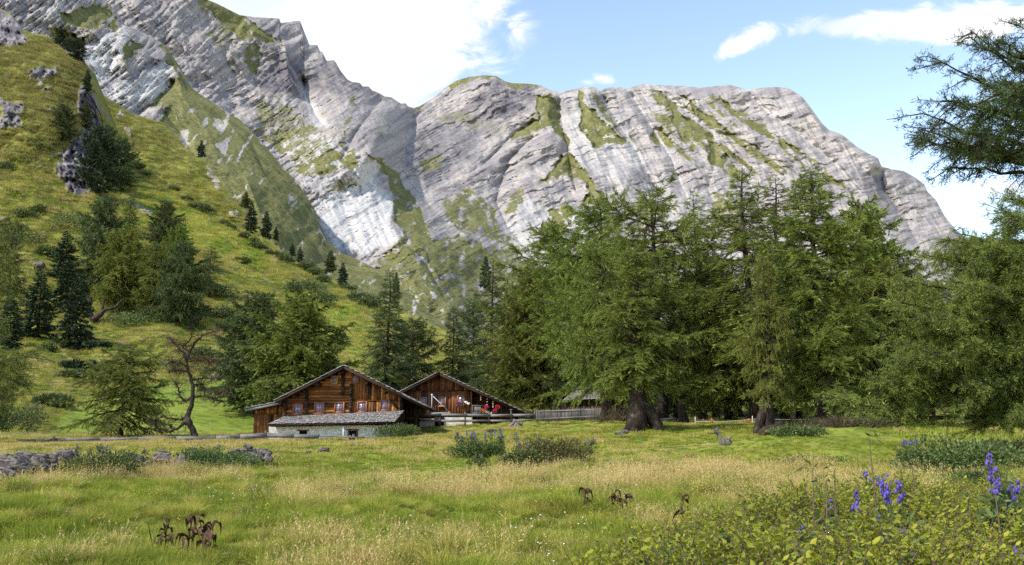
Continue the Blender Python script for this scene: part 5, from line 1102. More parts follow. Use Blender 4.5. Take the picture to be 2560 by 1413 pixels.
# dark trunk leaning on the left hill grove
mb = MB(); p = SHEETS['hill'](240, 800); Yh = float(p[1]) - 1
o = empty('fallen_larch', p, 'bare twisted dead trunk lying at the foot of the left grove', 'tree trunk')
mb.tube([P3(232, 800, Yh), P3(250, 788, Yh), P3(262, 775, Yh), P3(290, 768, Yh), P3(310, 745, Yh)], [.6, .45, .3, .25, .12], 6, cap=False); mb.tube([P3(232, 800, Yh), P3(222, 775, Yh), P3(226, 745, Yh), P3(215, 735, Yh)], [.5, .4, .3, .12], 6, cap=False); mb.tube([P3(250, 788, Yh), P3(258, 765, Yh), P3(262, 745, Yh)], [.25, .18, .08], 5, cap=False)
mb.build('trunk', BARK, o)

# ---- near larches reaching in from outside the frame
def near_larch(px, Y, h, limbs, label, seed, fine=.5, extra_n=0, leaf=LARCH, pyb=None):
    rng = np.random.RandomState(seed); b = on_ground(px, Y); o = empty('larch_tree', b, label, 'tree')
    pts = np.array([b + np.array((0.05 * math.sin(k), 0, h * k / 8)) for k in range(9)]); pts[0, 2] -= .4
    mb = MB(); mb.tube(pts, np.linspace(.32, .05, 9), 10)
    Pn = []
    for (tip, zf, sag, n) in limbs:
        for q in range(n):
            tp = P3(tip[0] + rng.randn() * 14 * (n > 1), tip[1] + rng.randn() * 16 * (n > 1), tip[2] + rng.randn() * .7 * (n > 1)); s0 = b + np.array((0, 0, h * zf + rng.randn() * .2 * (n > 1)))
            K = 9; tt = np.linspace(0, 1, K)[:, None]; P = s0 + (tp - s0) * tt + np.array((0, 0, -1.0)) * sag * np.sin(tt * math.pi) + rng.randn(K, 3) * .05 * np.sin(tt * math.pi); Pn.append(P)
    away = 1 if px > 1280 else -1
    for q in range(26):
        zf = rng.uniform(.15, .95); s0 = b + np.array((0, 0, h * zf)); a = rng.uniform(-1.9, 1.9); L = h * .3 * (1.05 - zf) + .5; d = np.array((away * math.cos(a), math.sin(a) , rng.uniform(-.15, .3)))
        if away * d[0] < -.25: continue
        tt = np.linspace(0, 1, 9)[:, None]; Pn.append(s0 + d * L * tt + np.array((0, 0, -.25)) * np.sin(tt * math.pi) + rng.randn(9, 3) * .04 * tt)
    Pn = np.array(Pn); Ls = np.linalg.norm(np.diff(Pn, axis=1), axis=2).sum(1)
    for q, L in zip(Pn, Ls): mb.tube(q, np.linspace(.02 + .012 * L, .007, len(q)), 6, cap=False)
    # secondary branches, then tufted twigs on both
    sec = []
    for q, L in zip(Pn, Ls):
        for _ in range(int(L * (3.0 if seed == 5 else 4.2))):
            s = .25 + .75 * rng.rand() ** .7; k = min(int(s * 8), 7); f_ = s * 8 - k; p = q[k] * (1 - f_) + q[k + 1] * f_; tg = unit(q[k + 1] - q[k]); sd_ = unit(np.cross(tg, (0, 0, 1.0))) * rng.choice([-1, 1])
            d = unit(tg * .75 + sd_ * rng.uniform(.2, .8) + np.array((0, 0, rng.uniform(-.75, .35)))); l = (1.25 - s) * rng.uniform(.5, 1.2) * min(1.7, .42 * L) * .8 + .18
            P = [p]
            for j in range(4): d = unit(d + np.array((0, 0, .10 * rng.randn() - .03)) + rng.randn(3) * .1); P.append(P[-1] + d * l / 4)
            sec.append(P)
    sec = np.array(sec)
    for q in sec: mb.tube(q, np.linspace(.014, .005, 5), 4, cap=False)
    mb.build('trunk', BARK, o)
    A1 = foliate(rng, sec, dens=11, sub=(.22, .1), tl=.07 * fine * 2, tw=.010 * fine * 2, sp=.022, droop=.25, start=.05, per=3 if seed != 5 else 2, wisp=.8, flat=.9)
    A2 = foliate(rng, Pn, dens=9, sub=(.03, .2), tl=.07 * fine * 2, tw=.010 * fine * 2, sp=.022, droop=.3, start=.3, per=3 if seed != 5 else 2, wisp=.8, flat=.9)
    link('crown', mesh_quads('crown', np.concatenate([A1[0], A2[0]]) - b, np.concatenate([A1[1], A2[1]]), leaf), o)
    mb = MB(); 
    for a, c_ in np.concatenate([A1[2], A2[2]]): mb.tube([a, c_], [.0045, .002], 3, cap=False)
    mb.build('twigs', BARK, o)
    return o
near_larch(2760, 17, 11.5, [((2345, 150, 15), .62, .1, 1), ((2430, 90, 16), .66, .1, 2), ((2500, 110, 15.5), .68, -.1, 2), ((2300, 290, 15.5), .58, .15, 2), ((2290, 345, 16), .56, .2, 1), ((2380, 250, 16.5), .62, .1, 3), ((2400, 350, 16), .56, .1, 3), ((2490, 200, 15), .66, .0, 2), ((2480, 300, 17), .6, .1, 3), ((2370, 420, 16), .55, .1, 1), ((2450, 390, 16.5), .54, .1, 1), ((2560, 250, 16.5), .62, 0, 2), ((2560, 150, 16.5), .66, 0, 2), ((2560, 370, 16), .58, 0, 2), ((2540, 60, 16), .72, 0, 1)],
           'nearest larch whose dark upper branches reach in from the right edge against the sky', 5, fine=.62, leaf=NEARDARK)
near_larch(2800, 25, 12, [((2270, 690, 22), .36, .2, 2), ((2250, 760, 22), .3, .2, 3), ((2240, 850, 23), .26, .2, 3), ((2330, 640, 23), .4, .1, 3), ((2400, 600, 23), .44, .1, 3), ((2500, 540, 23), .5, .1, 3), ((2460, 640, 22), .42, .1, 4), ((2520, 500, 24), .55, .0, 2), ((2230, 900, 23), .22, .15, 3), ((2180, 950, 22), .2, .3, 2), ((2060, 985, 22), .17, .9, 1), ((2250, 960, 23), .2, .3, 3), ((2330, 880, 22), .24, .2, 4), ((2330, 780, 22), .3, .2, 4), ((2420, 720, 22), .36, .1, 4), ((2420, 830, 22), .28, .1, 4), ((2430, 940, 22), .2, .1, 4), ((2540, 700, 22), .38, .1, 4), ((2540, 830, 22), .3, .1, 4), ((2540, 950, 22), .22, .1, 4), ((2400, 1000, 22), .17, .1, 3), ((2520, 1020, 22), .16, .0, 3)],
           'near larch with long arching lower limb sweeping over the pasture from the right edge', 6, fine=.62, leaf=LARCH)
near_larch(-130, 24, 9, [((95, 872, 22), .3, .1, 1), ((60, 905, 22), .28, .15, 2), ((30, 940, 22), .26, .2, 2), ((20, 990, 22), .2, .1, 1), ((50, 650, 23), .5, -.1, 1), ((20, 620, 23), .53, 0, 2), ((5, 700, 23), .46, 0, 2), ((-10, 560, 23), .56, 0, 2), ((0, 800, 23), .36, 0, 2)],
           'larch outside the left edge with its fresh green branch tips reaching in', 8, fine=.55, leaf=LARCH)
BROWNGREEN = foliage('brownish_leaves', (0.04, 0.042, 0.015), (0.15, 0.145, 0.04), (0.26, 0.19, 0.07))
# ================================================================== shrubs, stones, stumps
def bush(name, px, Y, w, h, n, label, leaf=SHRUB, ls=.09, lw=.045, group=None, seed=0, depth=None, hill=None, py=None, stems=10, cat='shrub', lumps=7):
    rng = np.random.RandomState(seed + int(px)); p = SHEETS[hill](px, py) if hill else (on_ground(px, Y) if py is None else P3(px, py, Y))
    o = empty(name, p, label, cat, group); depth = depth or w * .7; mb = MB()
    cs = []
    for k in range(lumps):
        a = rng.rand() * 6.28; q = rng.rand() ** .5; cx, cy = math.cos(a) * q * w * .36, math.sin(a) * q * depth * .36; hh = h * (1 - .45 * q) * rng.uniform(.75, 1.1)
        cs.append((cx, cy, hh)); c = p + np.array((cx, cy, hh * .5)); leafcloud(mb, c, 1.0, int(n / lumps), ls, lw, rng, (w * .28 * rng.uniform(.7, 1.2), depth * .28, hh * .52), up=.5)
    mb.build('foliage', leaf, o)
    mb = MB()
    for k in range(stems):
        cx, cy, hh = cs[k % lumps]; d = rng.randn(3) * .1 * w; top = p + np.array((cx + d[0], cy + d[1], hh * rng.uniform(.9, 1.15))); mb.tube([p + np.array((cx * .4, cy * .4, -.05)), (p + top) / 2 + d * .2, top], [.02, .014, .005], 4, cap=False)
    mb.build('stems', BARK, o); return o
bush('shrub', 992, 61, 3.2, 1.5, 5000, 'round green willow bush growing against the right end of the limewashed wall', JUNI, .13, .05)
bush('shrub', 1390, 27.5, 2.7, 1.2, 7000, 'large brownish green bush in the middle of the meadow', BROWNGREEN, .07, .03)
bush('shrub', 1300, 26.5, 1.4, .8, 3200, 'lower green bush touching the left of the large brownish bush', SHRUB, .07, .03)
bush('shrub', 1195, 36, 2.7, .8, 3600, 'green leafy clump under the purple flowers before the cabin', JUNI, .1, .05)
bush('shrub', 1200, 27.5, .6, .55, 700, 'small upright green plant in front of the purple flower clump', JUNI, .08, .04)
bush('shrub', 250, 21, 1.7, 1.05, 5200, 'yellowish green bush growing through the middle of the stone wall', SHRUB, .06, .028, py=1205)
bush('shrub', 300, 20, 1.2, .4, 1400, 'low brownish bush at the foot of the yellowish wall bush', HEATH, .06, .02, py=1215)
bush('shrub', 530, 26, 2.3, .8, 5200, 'green juniper bush on the wall between two heaps of stones', JUNI, .07, .03, py=1172)
bush('shrub', 35, 60, 4.6, 2.6, 6000, 'big dark rounded bush at the left edge of the meadow', PINE, .16, .07, py=1078)
bush('shrub', 2400, 19, 3.0, 1.25, 8500, 'broad leafy green bush under the hanging larch branches', JUNI, .075, .045)
bush('shrub', 2280, 21, 1.2, .6, 1800, 'dark twiggy bush left of the broad leafy one', PINE, .06, .03)
bush('shrub', 2520, 20, 2.4, 1.0, 4200, 'green bush at the right edge of the meadow', SHRUB, .08, .045)
bush('shrub', 2480, 16.5, 1.8, .5, 3000, 'low spreading juniper in front of the broad leafy bush', JUNI, .06, .025)
bush('juniper_mat', 1995, 31, 2.3, .45, 3600, 'flat bright green juniper mat on the grassy mound', JUNI, .1, .035, lumps=9)
bush('juniper_mat', 2035, 22, 1.9, .42, 3400, 'flat brown and green dwarf shrub mat below the mound', SHRUB, .05, .022, lumps=9)
bush('moss_hummock', 1890, 27, 1.2, .22, 2200, 'small rounded olive moss hummock in the hollow', SHRUB, .04, .02, lumps=6, cat='moss')
bush('brushwood_heap', 2065, 46, 6.2, 1.0, 4500, 'long grey brown brushwood heap around the feathery larch', HEATH, .3, .025, lumps=12, stems=40, cat='brushwood')
bush('brushwood_heap', 2160, 42, 3.6, .9, 2800, 'right end of the brushwood, a separate round twiggy heap', HEATH, .3, .025, lumps=8, stems=30, cat='brushwood')
bush('brushwood_heap', 1560, 56, 3.2, 1.3, 2200, 'dark twig tangle between the two thick trunks', HEATH, .3, .025, lumps=8, stems=30, cat='brushwood', py=1062)
bush('shrub', 1230, 57, 1.0, .3, 300, 'low tuft beside the crossed trestle', SHRUB, .1, .04)
HS = 'shrubs scattered on the left slope'
for px, py, w_, h_, lb, lf in ((50, 615, 12, 5, 'wide pale bush on the slope above the left spruces', SHRUB), (178, 575, 11, 6, 'round pale green bush above the cone-topped spruce', JUNI), (60, 545, 6, 3, 'small shrub high on the open slope', SHRUB), (100, 535, 5, 3, 'tiny round shrub right of the small high one', SHRUB), (350, 815, 13, 3, 'flat bluish juniper patch below the left grove', JUNI), (395, 800, 9, 3, 'dark low shrub patch at the foot of the grove', PINE),
    (540, 745, 9, 3, 'dark shrub under the solitary grove larch', PINE), (555, 798, 7, 2.5, 'low shrub strip right of the grove', PINE), (730, 735, 6, 4.5, 'left round bush of three on the slope above the farmhouse', PINE), (778, 728, 8, 4.5, 'biggest bush of three on the slope above the farmhouse', PINE), (800, 760, 8, 4.5, 'lowest bush of three on the slope above the farmhouse', PINE), (205, 925, 5.5, 1.4, 'upper flat juniper patch above the bright meadow', SPRUCE), (190, 945, 5, 1.0, 'lower flat juniper patch above the bright meadow', JUNI), (120, 880, 2, 1.4, 'tiny spruce-like shrub below the spruces', PINE),
    (130, 1015, 3.5, 1.3, 'dark shrub at the edge of the bright green meadow', PINE), (510, 900, 3.4, 2.4, 'dark bush behind the dead bare tree', PINE), (850, 860, 4, 2.5, 'single bush on the slope between the larches', SHRUB), (605, 658, 4, 2.0, 'small dark shrub in the open upper slope', PINE), (645, 770, 3, 1.6, 'small green shrub above the bushy larches', PINE), (680, 640, 4, 2.4, 'small bush just below the spruce pair', PINE),
    (240, 870, 4, 1.2, 'low skirt of branches right of the slimmest spruce', SPRUCE), (15, 425, 6, 3.5, 'dark shrub at the left edge high on the slope', PINE), (30, 590, 8, 5, 'larger shrub at the left edge on the slope', SHRUB), (120, 640, 6, 3, 'low brown-green shrub above the dark spruce', SHRUB)):
    bush('shrub', px, None, w_, h_, 1500, lb, lf, .42, .24, HS, hill='hill', py=py, stems=4)
# shrub belt along the slope edge: individual shrubs
crest = [(340, 418, 2.4), (362, 430, 2), (385, 440, 2.4), (410, 452, 2.2), (430, 470, 3), (450, 482, 2.6), (470, 495, 3), (492, 508, 3.2), (515, 522, 3.2), (538, 538, 3), (556, 552, 3.6), (575, 560, 3.4), (592, 574, 3.6), (610, 588, 3.2), (632, 600, 3.4), (650, 608, 3.6), (672, 622, 3.6), (695, 636, 3.8), (715, 646, 3.4), (738, 660, 3.4), (760, 668, 3.6), (782, 682, 3.2), (805, 694, 3.4), (830, 706, 3), (860, 720, 3), (885, 738, 3.6), (905, 745, 4), (925, 755, 4)]
proto = None
for k, (px, py, hh) in enumerate(crest):
    if proto is None:
        proto = bush('shrub', px, None, 7, 3.2, 1500, 'low dark green shrub in the belt along the edge of the left slope', PINE, .5, .3, 'shrub belt along the slope edge', hill='hill', py=py + 4, stems=3); continue
    if k % 7 in (2, 5): continue
    c = copy_tree(proto); p = SHEETS['hill'](px + RJ.uniform(-5, 5), py + 4 + RJ.uniform(0, 10)); c.location = tuple(p); s = hh / 3.2 * RJ.uniform(.55, 1.0); c.scale = (s * RJ.uniform(.9, 1.3), s, s * RJ.uniform(.7, 1.05)); c.rotation_euler = (0, 0, RJ.uniform(0, 6.28))

def rock_mesh(mb, c, sx, sy, sz, seed, tilt=0.0, rx=0.0):
    rng = np.random.RandomState(seed); n = 12; m_ = 8; V = []
    for i in range(m_ + 1):
        ph = math.pi * i / m_
        for j in range(n): a = 2 * math.pi * j / n; V.append((math.sin(ph) * math.cos(a), math.sin(ph) * math.sin(a), math.cos(ph)))
    V = np.array(V); V = np.sign(V) * np.abs(V) ** .5
    o_ = rng.rand(2) * 50; r = 1 + .3 * fbm(V[:, 0] * 1.8 + o_[0] + V[:, 2], V[:, 1] * 1.4 + o_[1] - V[:, 2], 4, .6)
    V = V * r[:, None] * np.array((sx, sy, sz)) * .5; V[:, 2] += (np.round(V[:, 2] / (sz * .16)) * sz * .16 - V[:, 2]) * .5
    ca, sa_ = math.cos(tilt), math.sin(tilt); V = np.stack([V[:, 0] * ca - V[:, 2] * sa_, V[:, 1], V[:, 0] * sa_ + V[:, 2] * ca], -1); ca, sa_ = math.cos(rx), math.sin(rx); V = np.stack([V[:, 0], V[:, 1] * ca - V[:, 2] * sa_, V[:, 1] * sa_ + V[:, 2] * ca], -1)
    ii = np.arange(m_)[:, None] * n; jj = np.arange(n)[None]; Q = np.stack([ii + jj, ii + n + jj, ii + n + (jj + 1) % n, ii + (jj + 1) % n], -1).reshape(-1, 4)
    mb.add(V + np.array(c), Q=Q, var=rng.rand())
def rocks(name, label, lst, cat='stone', group=None, Y=23.):
    p0 = P3(lst[0][0], lst[0][1], lst[0][2] if lst[0][2] else Y); o = empty(name, on_ground(lst[0][0], p0[1]), label, cat, group)
    for k, (px, py, Yr, w_, h_, tl) in enumerate(lst):
        sc = Yr / 2240; wall = name == 'dry_stone_wall'
        for q in range(3 if wall else 1):
            s_ = RJ.uniform(.4, .75) if wall else 1; mb = MB(); c = P3(px + (RJ.uniform(-.45, .45) * w_ if wall else 0), py - (RJ.uniform(-2, 15) + (10 if px > 300 else 0) if wall else 0), Yr + (RJ.uniform(-.3, .5) if wall else 0)); rock_mesh(mb, c, w_ * sc * s_, w_ * sc * .7 * s_, h_ * sc * (RJ.uniform(.6, 1.1) if wall else 1), int(px * 3 + py + q * 77), tl + (RJ.uniform(-.3, .3) if wall else 0), RJ.uniform(-.2, .3) if wall else 0); mb.build('stone', STONE, o)
rocks('dry_stone_wall', 'tumbled grey slabs of the stone wall at the far left edge', [(20, 1178, 19, 90, 26, -.5), (60, 1168, 20, 90, 22, -.5), (95, 1150, 21, 70, 24, -.15), (48, 1146, 21.5, 60, 14, 0), (25, 1160, 21, 50, 20, -.3), (130, 1162, 21, 60, 30, -.1), (90, 1172, 20.5, 70, 20, -.35), (160, 1152, 22, 55, 24, .1), (15, 1195, 18, 60, 22, -.6)], 'stone wall')
rocks('dry_stone_wall', 'mossy part of the stone wall left of the yellowish bush', [(140, 1148, 22.5, 60, 20, .05), (170, 1160, 22.4, 50, 28, 0), (150, 1172, 22, 70, 22, 0), (185, 1175, 22, 44, 18, .1), (115, 1180, 21.6, 60, 18, -.2)], 'stone wall')
rocks('dry_stone_wall', 'layered stone slabs right of the yellowish bush', [(330, 1160, 24, 66, 14, -.1), (345, 1172, 24, 52, 12, .0), (318, 1170, 24, 40, 16, .1), (370, 1178, 24, 50, 10, 0), (392, 1168, 24.2, 46, 14, -.1), (412, 1176, 24, 44, 12, -.15), (430, 1158, 24.4, 60, 14, -.1), (450, 1168, 24, 30, 34, -.3), (400, 1184, 23.6, 50, 12, -.2), (425, 1188, 23.6, 40, 10, -.1), (345, 1184, 23.6, 40, 12, 0)], 'stone wall')
rocks('dry_stone_wall', 'grey slabs at the right end of the stone wall', [(618, 1142, 29, 46, 12, -.1), (640, 1148, 29, 60, 11, -.35), (610, 1152, 29, 44, 16, 0), (655, 1156, 28.6, 44, 10, -.4), (592, 1156, 28.6, 34, 14, 0), (565, 1150, 29, 40, 10, 0), (625, 1160, 28.4, 40, 10, -.2)], 'stone wall')
rocks('boulder', 'flat pale stone at the foot of the old twisted larch', [(1555, 1081, 47, 34, 9, .15)]); rocks('boulder', 'pale flat boulder beside the pasture stump', [(1672, 1056, 60, 44, 7, -.05)])
for px, py, w_, lb in ((1602, 1106, 8, 'small white stone in the grass below the twisted larch'), (770, 1130, 14, 'pale flat stone in the meadow in front of the farmhouse'), (810, 1124, 26, 'larger pale stone pair in the meadow before the farmhouse'), (1675, 1132, 12, 'pale stone in the short grass right of the brownish bush')): rocks('stone', lb, [(px, py, 38 if px < 1500 else 33, w_, w_ * .35, 0)])
# hillside boulders
for px, py, w_, lb in ((98, 664, 26, 'grey boulder on the slope left of the spruces'), (235, 842, 14, 'pale boulder right of the slimmest spruce'), (540, 945, 30, 'grey rock outcrop behind the dead bare tree'), (565, 606, 10, 'pale boulder on the open bright slope'), (655, 655, 8, 'small boulder below the spruce pair'), (250, 912, 26, 'whitish rock ledge on the slope'), (242, 962, 12, 'pale boulder above the bright meadow'), (178, 978, 18, 'dark boulder pair above the bright meadow'), (8, 770, 26, 'grey rock at the left edge beside the spruces')):
    p = SHEETS['hill'](px, py); o = empty('boulder', p, lb, 'stone'); mb = MB(); s_ = p[1] / 2240; rock_mesh(mb, p, w_ * s_, w_ * s_ * .7, w_ * s_ * .55, int(px)); mb.build('rock', STONE, o)
# stumps
def stump(label, px, py, Y, pts, seed=1, extra=()):
    o = empty('tree_stump', P3(px, py, Y), label, 'stump'); mb = MB(); mb.tube([P3(a, b, Y + c) for a, b, c, r in pts], [r for *_, r in pts], 10)
    V = mb.V[0]; rng = np.random.RandomState(seed); V += (fbm(V[:, 0] * 5 + seed, V[:, 2] * 1.4, 3)[:, None]) * .07
    mb.build('stump_wood', BARK if 'black' in label or 'dark' in label else DEADW, o)
    for e in extra: mb = MB(); mb.tube([P3(a, b, Y + c) for a, b, c, r in e], [r for *_, r in e], 7); mb.build('root', BARK if 'black' in label else DEADW, o)
stump('dark grey hollow stump standing beside the low pale rail', 1705, 1062, 60, [(1712, 1064, 0, .38), (1708, 1045, 0, .32), (1702, 1025, 0, .3), (1700, 1012, 0, .2), (1697, 1007, 0, .08)])
stump('small silver grey forked stump with upright broken limb in the hollow', 1815, 1120, 37, [(1818, 1122, 0, .1), (1816, 1112, 0, .22), (1808, 1104, 0, .2), (1800, 1096, 0, .12), (1794, 1084, 0, .07), (1788, 1078, 0, .1), (1785, 1073, 0, .04)], 3, extra=[[(1816, 1112, -.1, .16), (1824, 1104, -.2, .15), (1826, 1096, -.2, .12), (1818, 1094, -.2, .06)], [(1788, 1078, 0, .06), (1792, 1072, .0, .05), (1796, 1068, 0, .02)]])
stump('black gnarled root stump right of the fat dark trunk', 1935, 1090, 45.2, [(1900, 1093, 0, .3), (1915, 1080, 0, .28), (1935, 1070, 0, .22), (1955, 1066, 0, .12)], 5, extra=[[(1915, 1080, -.3, .2), (1940, 1078, -.6, .16), (1962, 1066, -.6, .1)], [(1930, 1072, 0, .15), (1950, 1056, .2, .1), (1962, 1060, .2, .05)]])
stump('second small dark stump far behind the tape fence', 1835, 1050, 68, [(1838, 1054, 0, .3), (1832, 1040, 0, .22), (1826, 1030, 0, .12)], 6)

# ================================================================== flowers
def monkshood(px, Y, H, label, group, stemn=5, seed=0, spike=.16):
    rng = np.random.RandomState(seed + int(px)); b = on_ground(px, Y); o = empty('monkshood', b, label, 'flower', group); mbs, mbf, mbl = MB(), MB(), MB()
    for k in range(stemn):
        d = np.array((rng.uniform(-.07, .07), rng.uniform(-.07, .07), 0)) * (stemn > 1); top = b + d * 1.6 + np.array((0, 0, H * rng.uniform(.78, 1.0))); mbs.tube([b + d, (b + top) / 2 + d, top], [.008, .007, .004], 4, cap=False)
        m_ = int(26 * spike / .16)
        for q in range(m_):
            f = q / m_; c = top - np.array((0, 0, f * spike * 1.3)) + rng.randn(3) * .013 * (.5 + f)
            V = []; ball(mbf, c + rng.randn(3) * .012, .0125 * rng.uniform(.7, 1.3) * (.7 + .6 * f), rng.rand(), 6, (.8, .8, 1.3))
        for q in range(16): z = rng.uniform(.15, .75); c = b + d * (1 + z) + np.array((0, 0, H * z)); leafcloud(mbl, c, .09, 8, .1, .03, rng)
    mbs.build('stem', JUNI, o); mbf.build('flower_spike', PURP, o); mbl.build('leaves', JUNI, o); return o
PURP = petals('purple_petals', (.12, .075, .40))
def MK(px, pyt, Y, label, group=None, **k):
    b = on_ground(px, Y); H = EYE[2] + Y * float(ray(px, pyt)[2]) - b[2]; return monkshood(px, Y, H, label, group, **k)
CL = 'purple monkshood in the clump before the cabin'
for px, pt, Y in ((1148, 1066, 36), (1155, 1080, 36), (1172, 1075, 35), (1182, 1068, 36), (1190, 1082, 35), (1215, 1078, 35), (1228, 1066, 36), (1252, 1066, 36), (1258, 1074, 35), (1242, 1078, 35)):
    MK(px, pt, Y, 'purple monkshood spike in the dense flower clump before the cabin fence', CL, stemn=2, spike=.13)
MB2 = 'purple monkshood around the brownish meadow bush'
for px, pt, Y, lb in ((1290, 1070, 33, 'purple monkshood standing below the crossed trestle'), (1298, 1098, 30, 'purple monkshood low at the left of the brownish bush'), (1318, 1096, 30, 'pale purple monkshood above the left of the brownish bush'), (1345, 1082, 30, 'single purple spike above the left part of the brownish bush'), (1365, 1084, 30, 'tall purple spike above the middle of the brownish bush'), (1470, 1094, 30, 'purple monkshood with side shoots right of the brownish bush'), (1484, 1090, 30, 'outermost purple monkshood right of the brownish bush'), (1520, 1148, 25, 'short purple flower in the grass right of the brownish bush')):
    MK(px, pt, Y, lb, MB2, stemn=1, spike=.13)
for px, pt, lb in ((197, 1110, 'leftmost purple flower above the stone wall'), (230, 1118, 'purple flower just right of the leftmost above the wall'), (256, 1106, 'tallest purple flower above the yellowish wall bush'), (272, 1112, 'purple flower right of the tallest above the wall bush'), (365, 1116, 'single purple flower above the layered slabs'), (485, 1108, 'purple flower left above the juniper bush'), (550, 1100, 'purple flower above the right part of the juniper bush')):
    MK(px, pt, 27, lb, 'purple flowers behind the stone wall', stemn=1, spike=.12)
for px, pt, Y, n, sp_, lb in ((2065, 1212, 7.5, 1, .05, 'small violet flower at the left of the foreground thicket'), (2196, 1192, 6.6, 4, .1, 'dense violet monkshood in the middle of the foreground thicket'), (2174, 1214, 6.4, 2, .13, 'tall violet spike just left of the dense monkshood'), (2187, 1146, 8, 1, .05, 'violet flower on a tall thin stalk behind the thicket'), (2158, 1166, 8, 1, .04, 'small violet flower left of the tall stalk'), (2497, 1134, 6.6, 3, .12, 'large violet monkshood near the right edge'), (2530, 1132, 7.2, 2, .06, 'violet monkshood right beside the large one at the edge'), (1978, 1284, 6.4, 1, .05, 'pale violet flower at the left end of the thicket'), (1992, 1292, 6.2, 1, .04, 'second pale violet flower at the left end of the thicket'), (2515, 1300, 5.6, 1, .05, 'wilting violet flower low at the right'), (2225, 1258, 6.0, 2, .05, 'dark violet faded flower below the dense monkshood'), (2480, 1190, 7, 1, .05, 'pale violet bud left below the large monkshood')):
    MK(px, pt, Y, lb, 'violet monkshood in the foreground thicket', stemn=min(n, 3), spike=sp_)
for px, pt, Y, lb in ((2258, 1094, 19, 'small violet flower left of the broad leafy bush'), (2275, 1100, 19, 'violet flower against the broad leafy bush'), (1945, 1082, 40, 'violet flower beside the black root stump')): MK(px, pt, Y, lb, 'violet flowers by the right bushes', stemn=2, spike=.06)
# withered brown docks
DOCK = simple('withered_leaf', (.075, .038, .02), .8, .45, transl=.1)
def dock(px, py, Y, H, label, seed):
    rng = np.random.RandomState(seed); b = on_ground(px, Y); o = empty('withered_plant', b, label, 'dead plant', 'withered brown plants in the meadow')
    mb = MB(); mb.tube([b, b + np.array((rng.uniform(-.05, .05), 0, H * .5)), b + np.array((rng.uniform(-.1, .1), 0, H))], [.012, .01, .004], 5, cap=False); mb.build('stem', DOCK, o)
    mb = MB()
    for k in range(11):
        z = H * rng.uniform(.2, 1.0); a = rng.uniform(0, 6.28); c = b + np.array((0, 0, z)); L = rng.uniform(.09, .2); W = L * .35; P = []
        for q in range(5): f = q / 4; r_ = L * (f if f < .6 else .6 + (f - .6) * .2); P.append(c + np.array((math.cos(a) * r_, math.sin(a) * r_, .05 * math.sin(f * 3) - .16 * f * f * L / .15 * .6)))
        s = np.array((-math.sin(a), math.cos(a), .3)); V = []
        for q, p in enumerate(P): w_ = W * math.sin(math.pi * min(.98, .12 + q / 4 * .85)) * .5; V += [p - s * w_, p + np.array((0, 0, -.02)), p + s * w_]
        mb.add(V, Q=[(3 * i + j, 3 * i + j + 1, 3 * i + j + 4, 3 * i + j + 3) for i in range(4) for j in range(2)])
    mb.build('curled_leaves', DOCK, o)
for k, (px, Y, H, lb) in enumerate(((395, 10.0, .42, 'withered plant with stretched leaf tips, leftmost at the bottom left'), (428, 9.9, .45, 'withered dark plant second from the left at the bottom left'), (484, 9.8, .46, 'dark curled plant in the middle of the bottom left ones'), (522, 9.7, .42, 'dark curled plant right of the middle at the bottom left'), (543, 9.6, .34, 'low withered plant at the right end of the bottom left ones'), (1535, 12.6, .34, 'reddish brown withered fern left in the mid meadow'), (1560, 12.4, .3, 'reddish brown withered fern right in the mid meadow'), (1700, 11.4, .55, 'tall rusty seed stalk in the middle of the meadow'), (1675, 11, .3, 'crumpled brown plant below the tall rusty seed stalk'), (1893, 12.4, .25, 'left of three small brown withered plants'), (1912, 12.2, .34, 'middle and tallest of three small brown withered plants'), (1955, 12, .24, 'right of three small brown withered plants'), (1460, 12.5, .35, 'thin rusty stalk left of the withered ferns'))): dock(px, 0, Y, H, lb, 100 + k)
# tall dry stalks in the thicket
STK = simple('dry_stalk', (.13, .085, .06), .8, .3)
for k, (px, pt, Y, lb) in enumerate(((2020, 1172, 6.2, 'tall dry brown stalk, left one in the thicket'), (2052, 1200, 5.4, 'tall dry stalk with reddish base in the thicket'), (2182, 1094, 7.2, 'tallest stalk with small green leaves at its tip'), (2075, 1176, 7, 'dry stalk with a green leaf at its tip'), (2272, 1160, 7.4, 'dry stalk with withered seed heads in the middle'), (2470, 1158, 7, 'dry stalk left of the large monkshood'), (2480, 1230, 5.6, 'dark dry stalk low at the right'))):
    b = on_ground(px, Y); H = EYE[2] + Y * float(ray(px, pt)[2]) - b[2]; o = empty('dry_stalk', b, lb, 'dry stalk', 'dry stalks in the foreground thicket'); rng = np.random.RandomState(k)
    mb = MB(); mb.tube([b, b + np.array((rng.uniform(-.03, .03), 0, H / 2)), b + np.array((rng.uniform(-.04, .04), 0, H))], [.009, .007, .004], 5, cap=False); mb.build('stem', STK, o)
    mb = MB(); leafcloud(mb, b + np.array((0, 0, H)), .04, 7, .06, .018, rng); leafcloud(mb, b + np.array((0, 0, H * .75)), .05, 5, .07, .02, rng); mb.build('leaves', SHRUB, o)

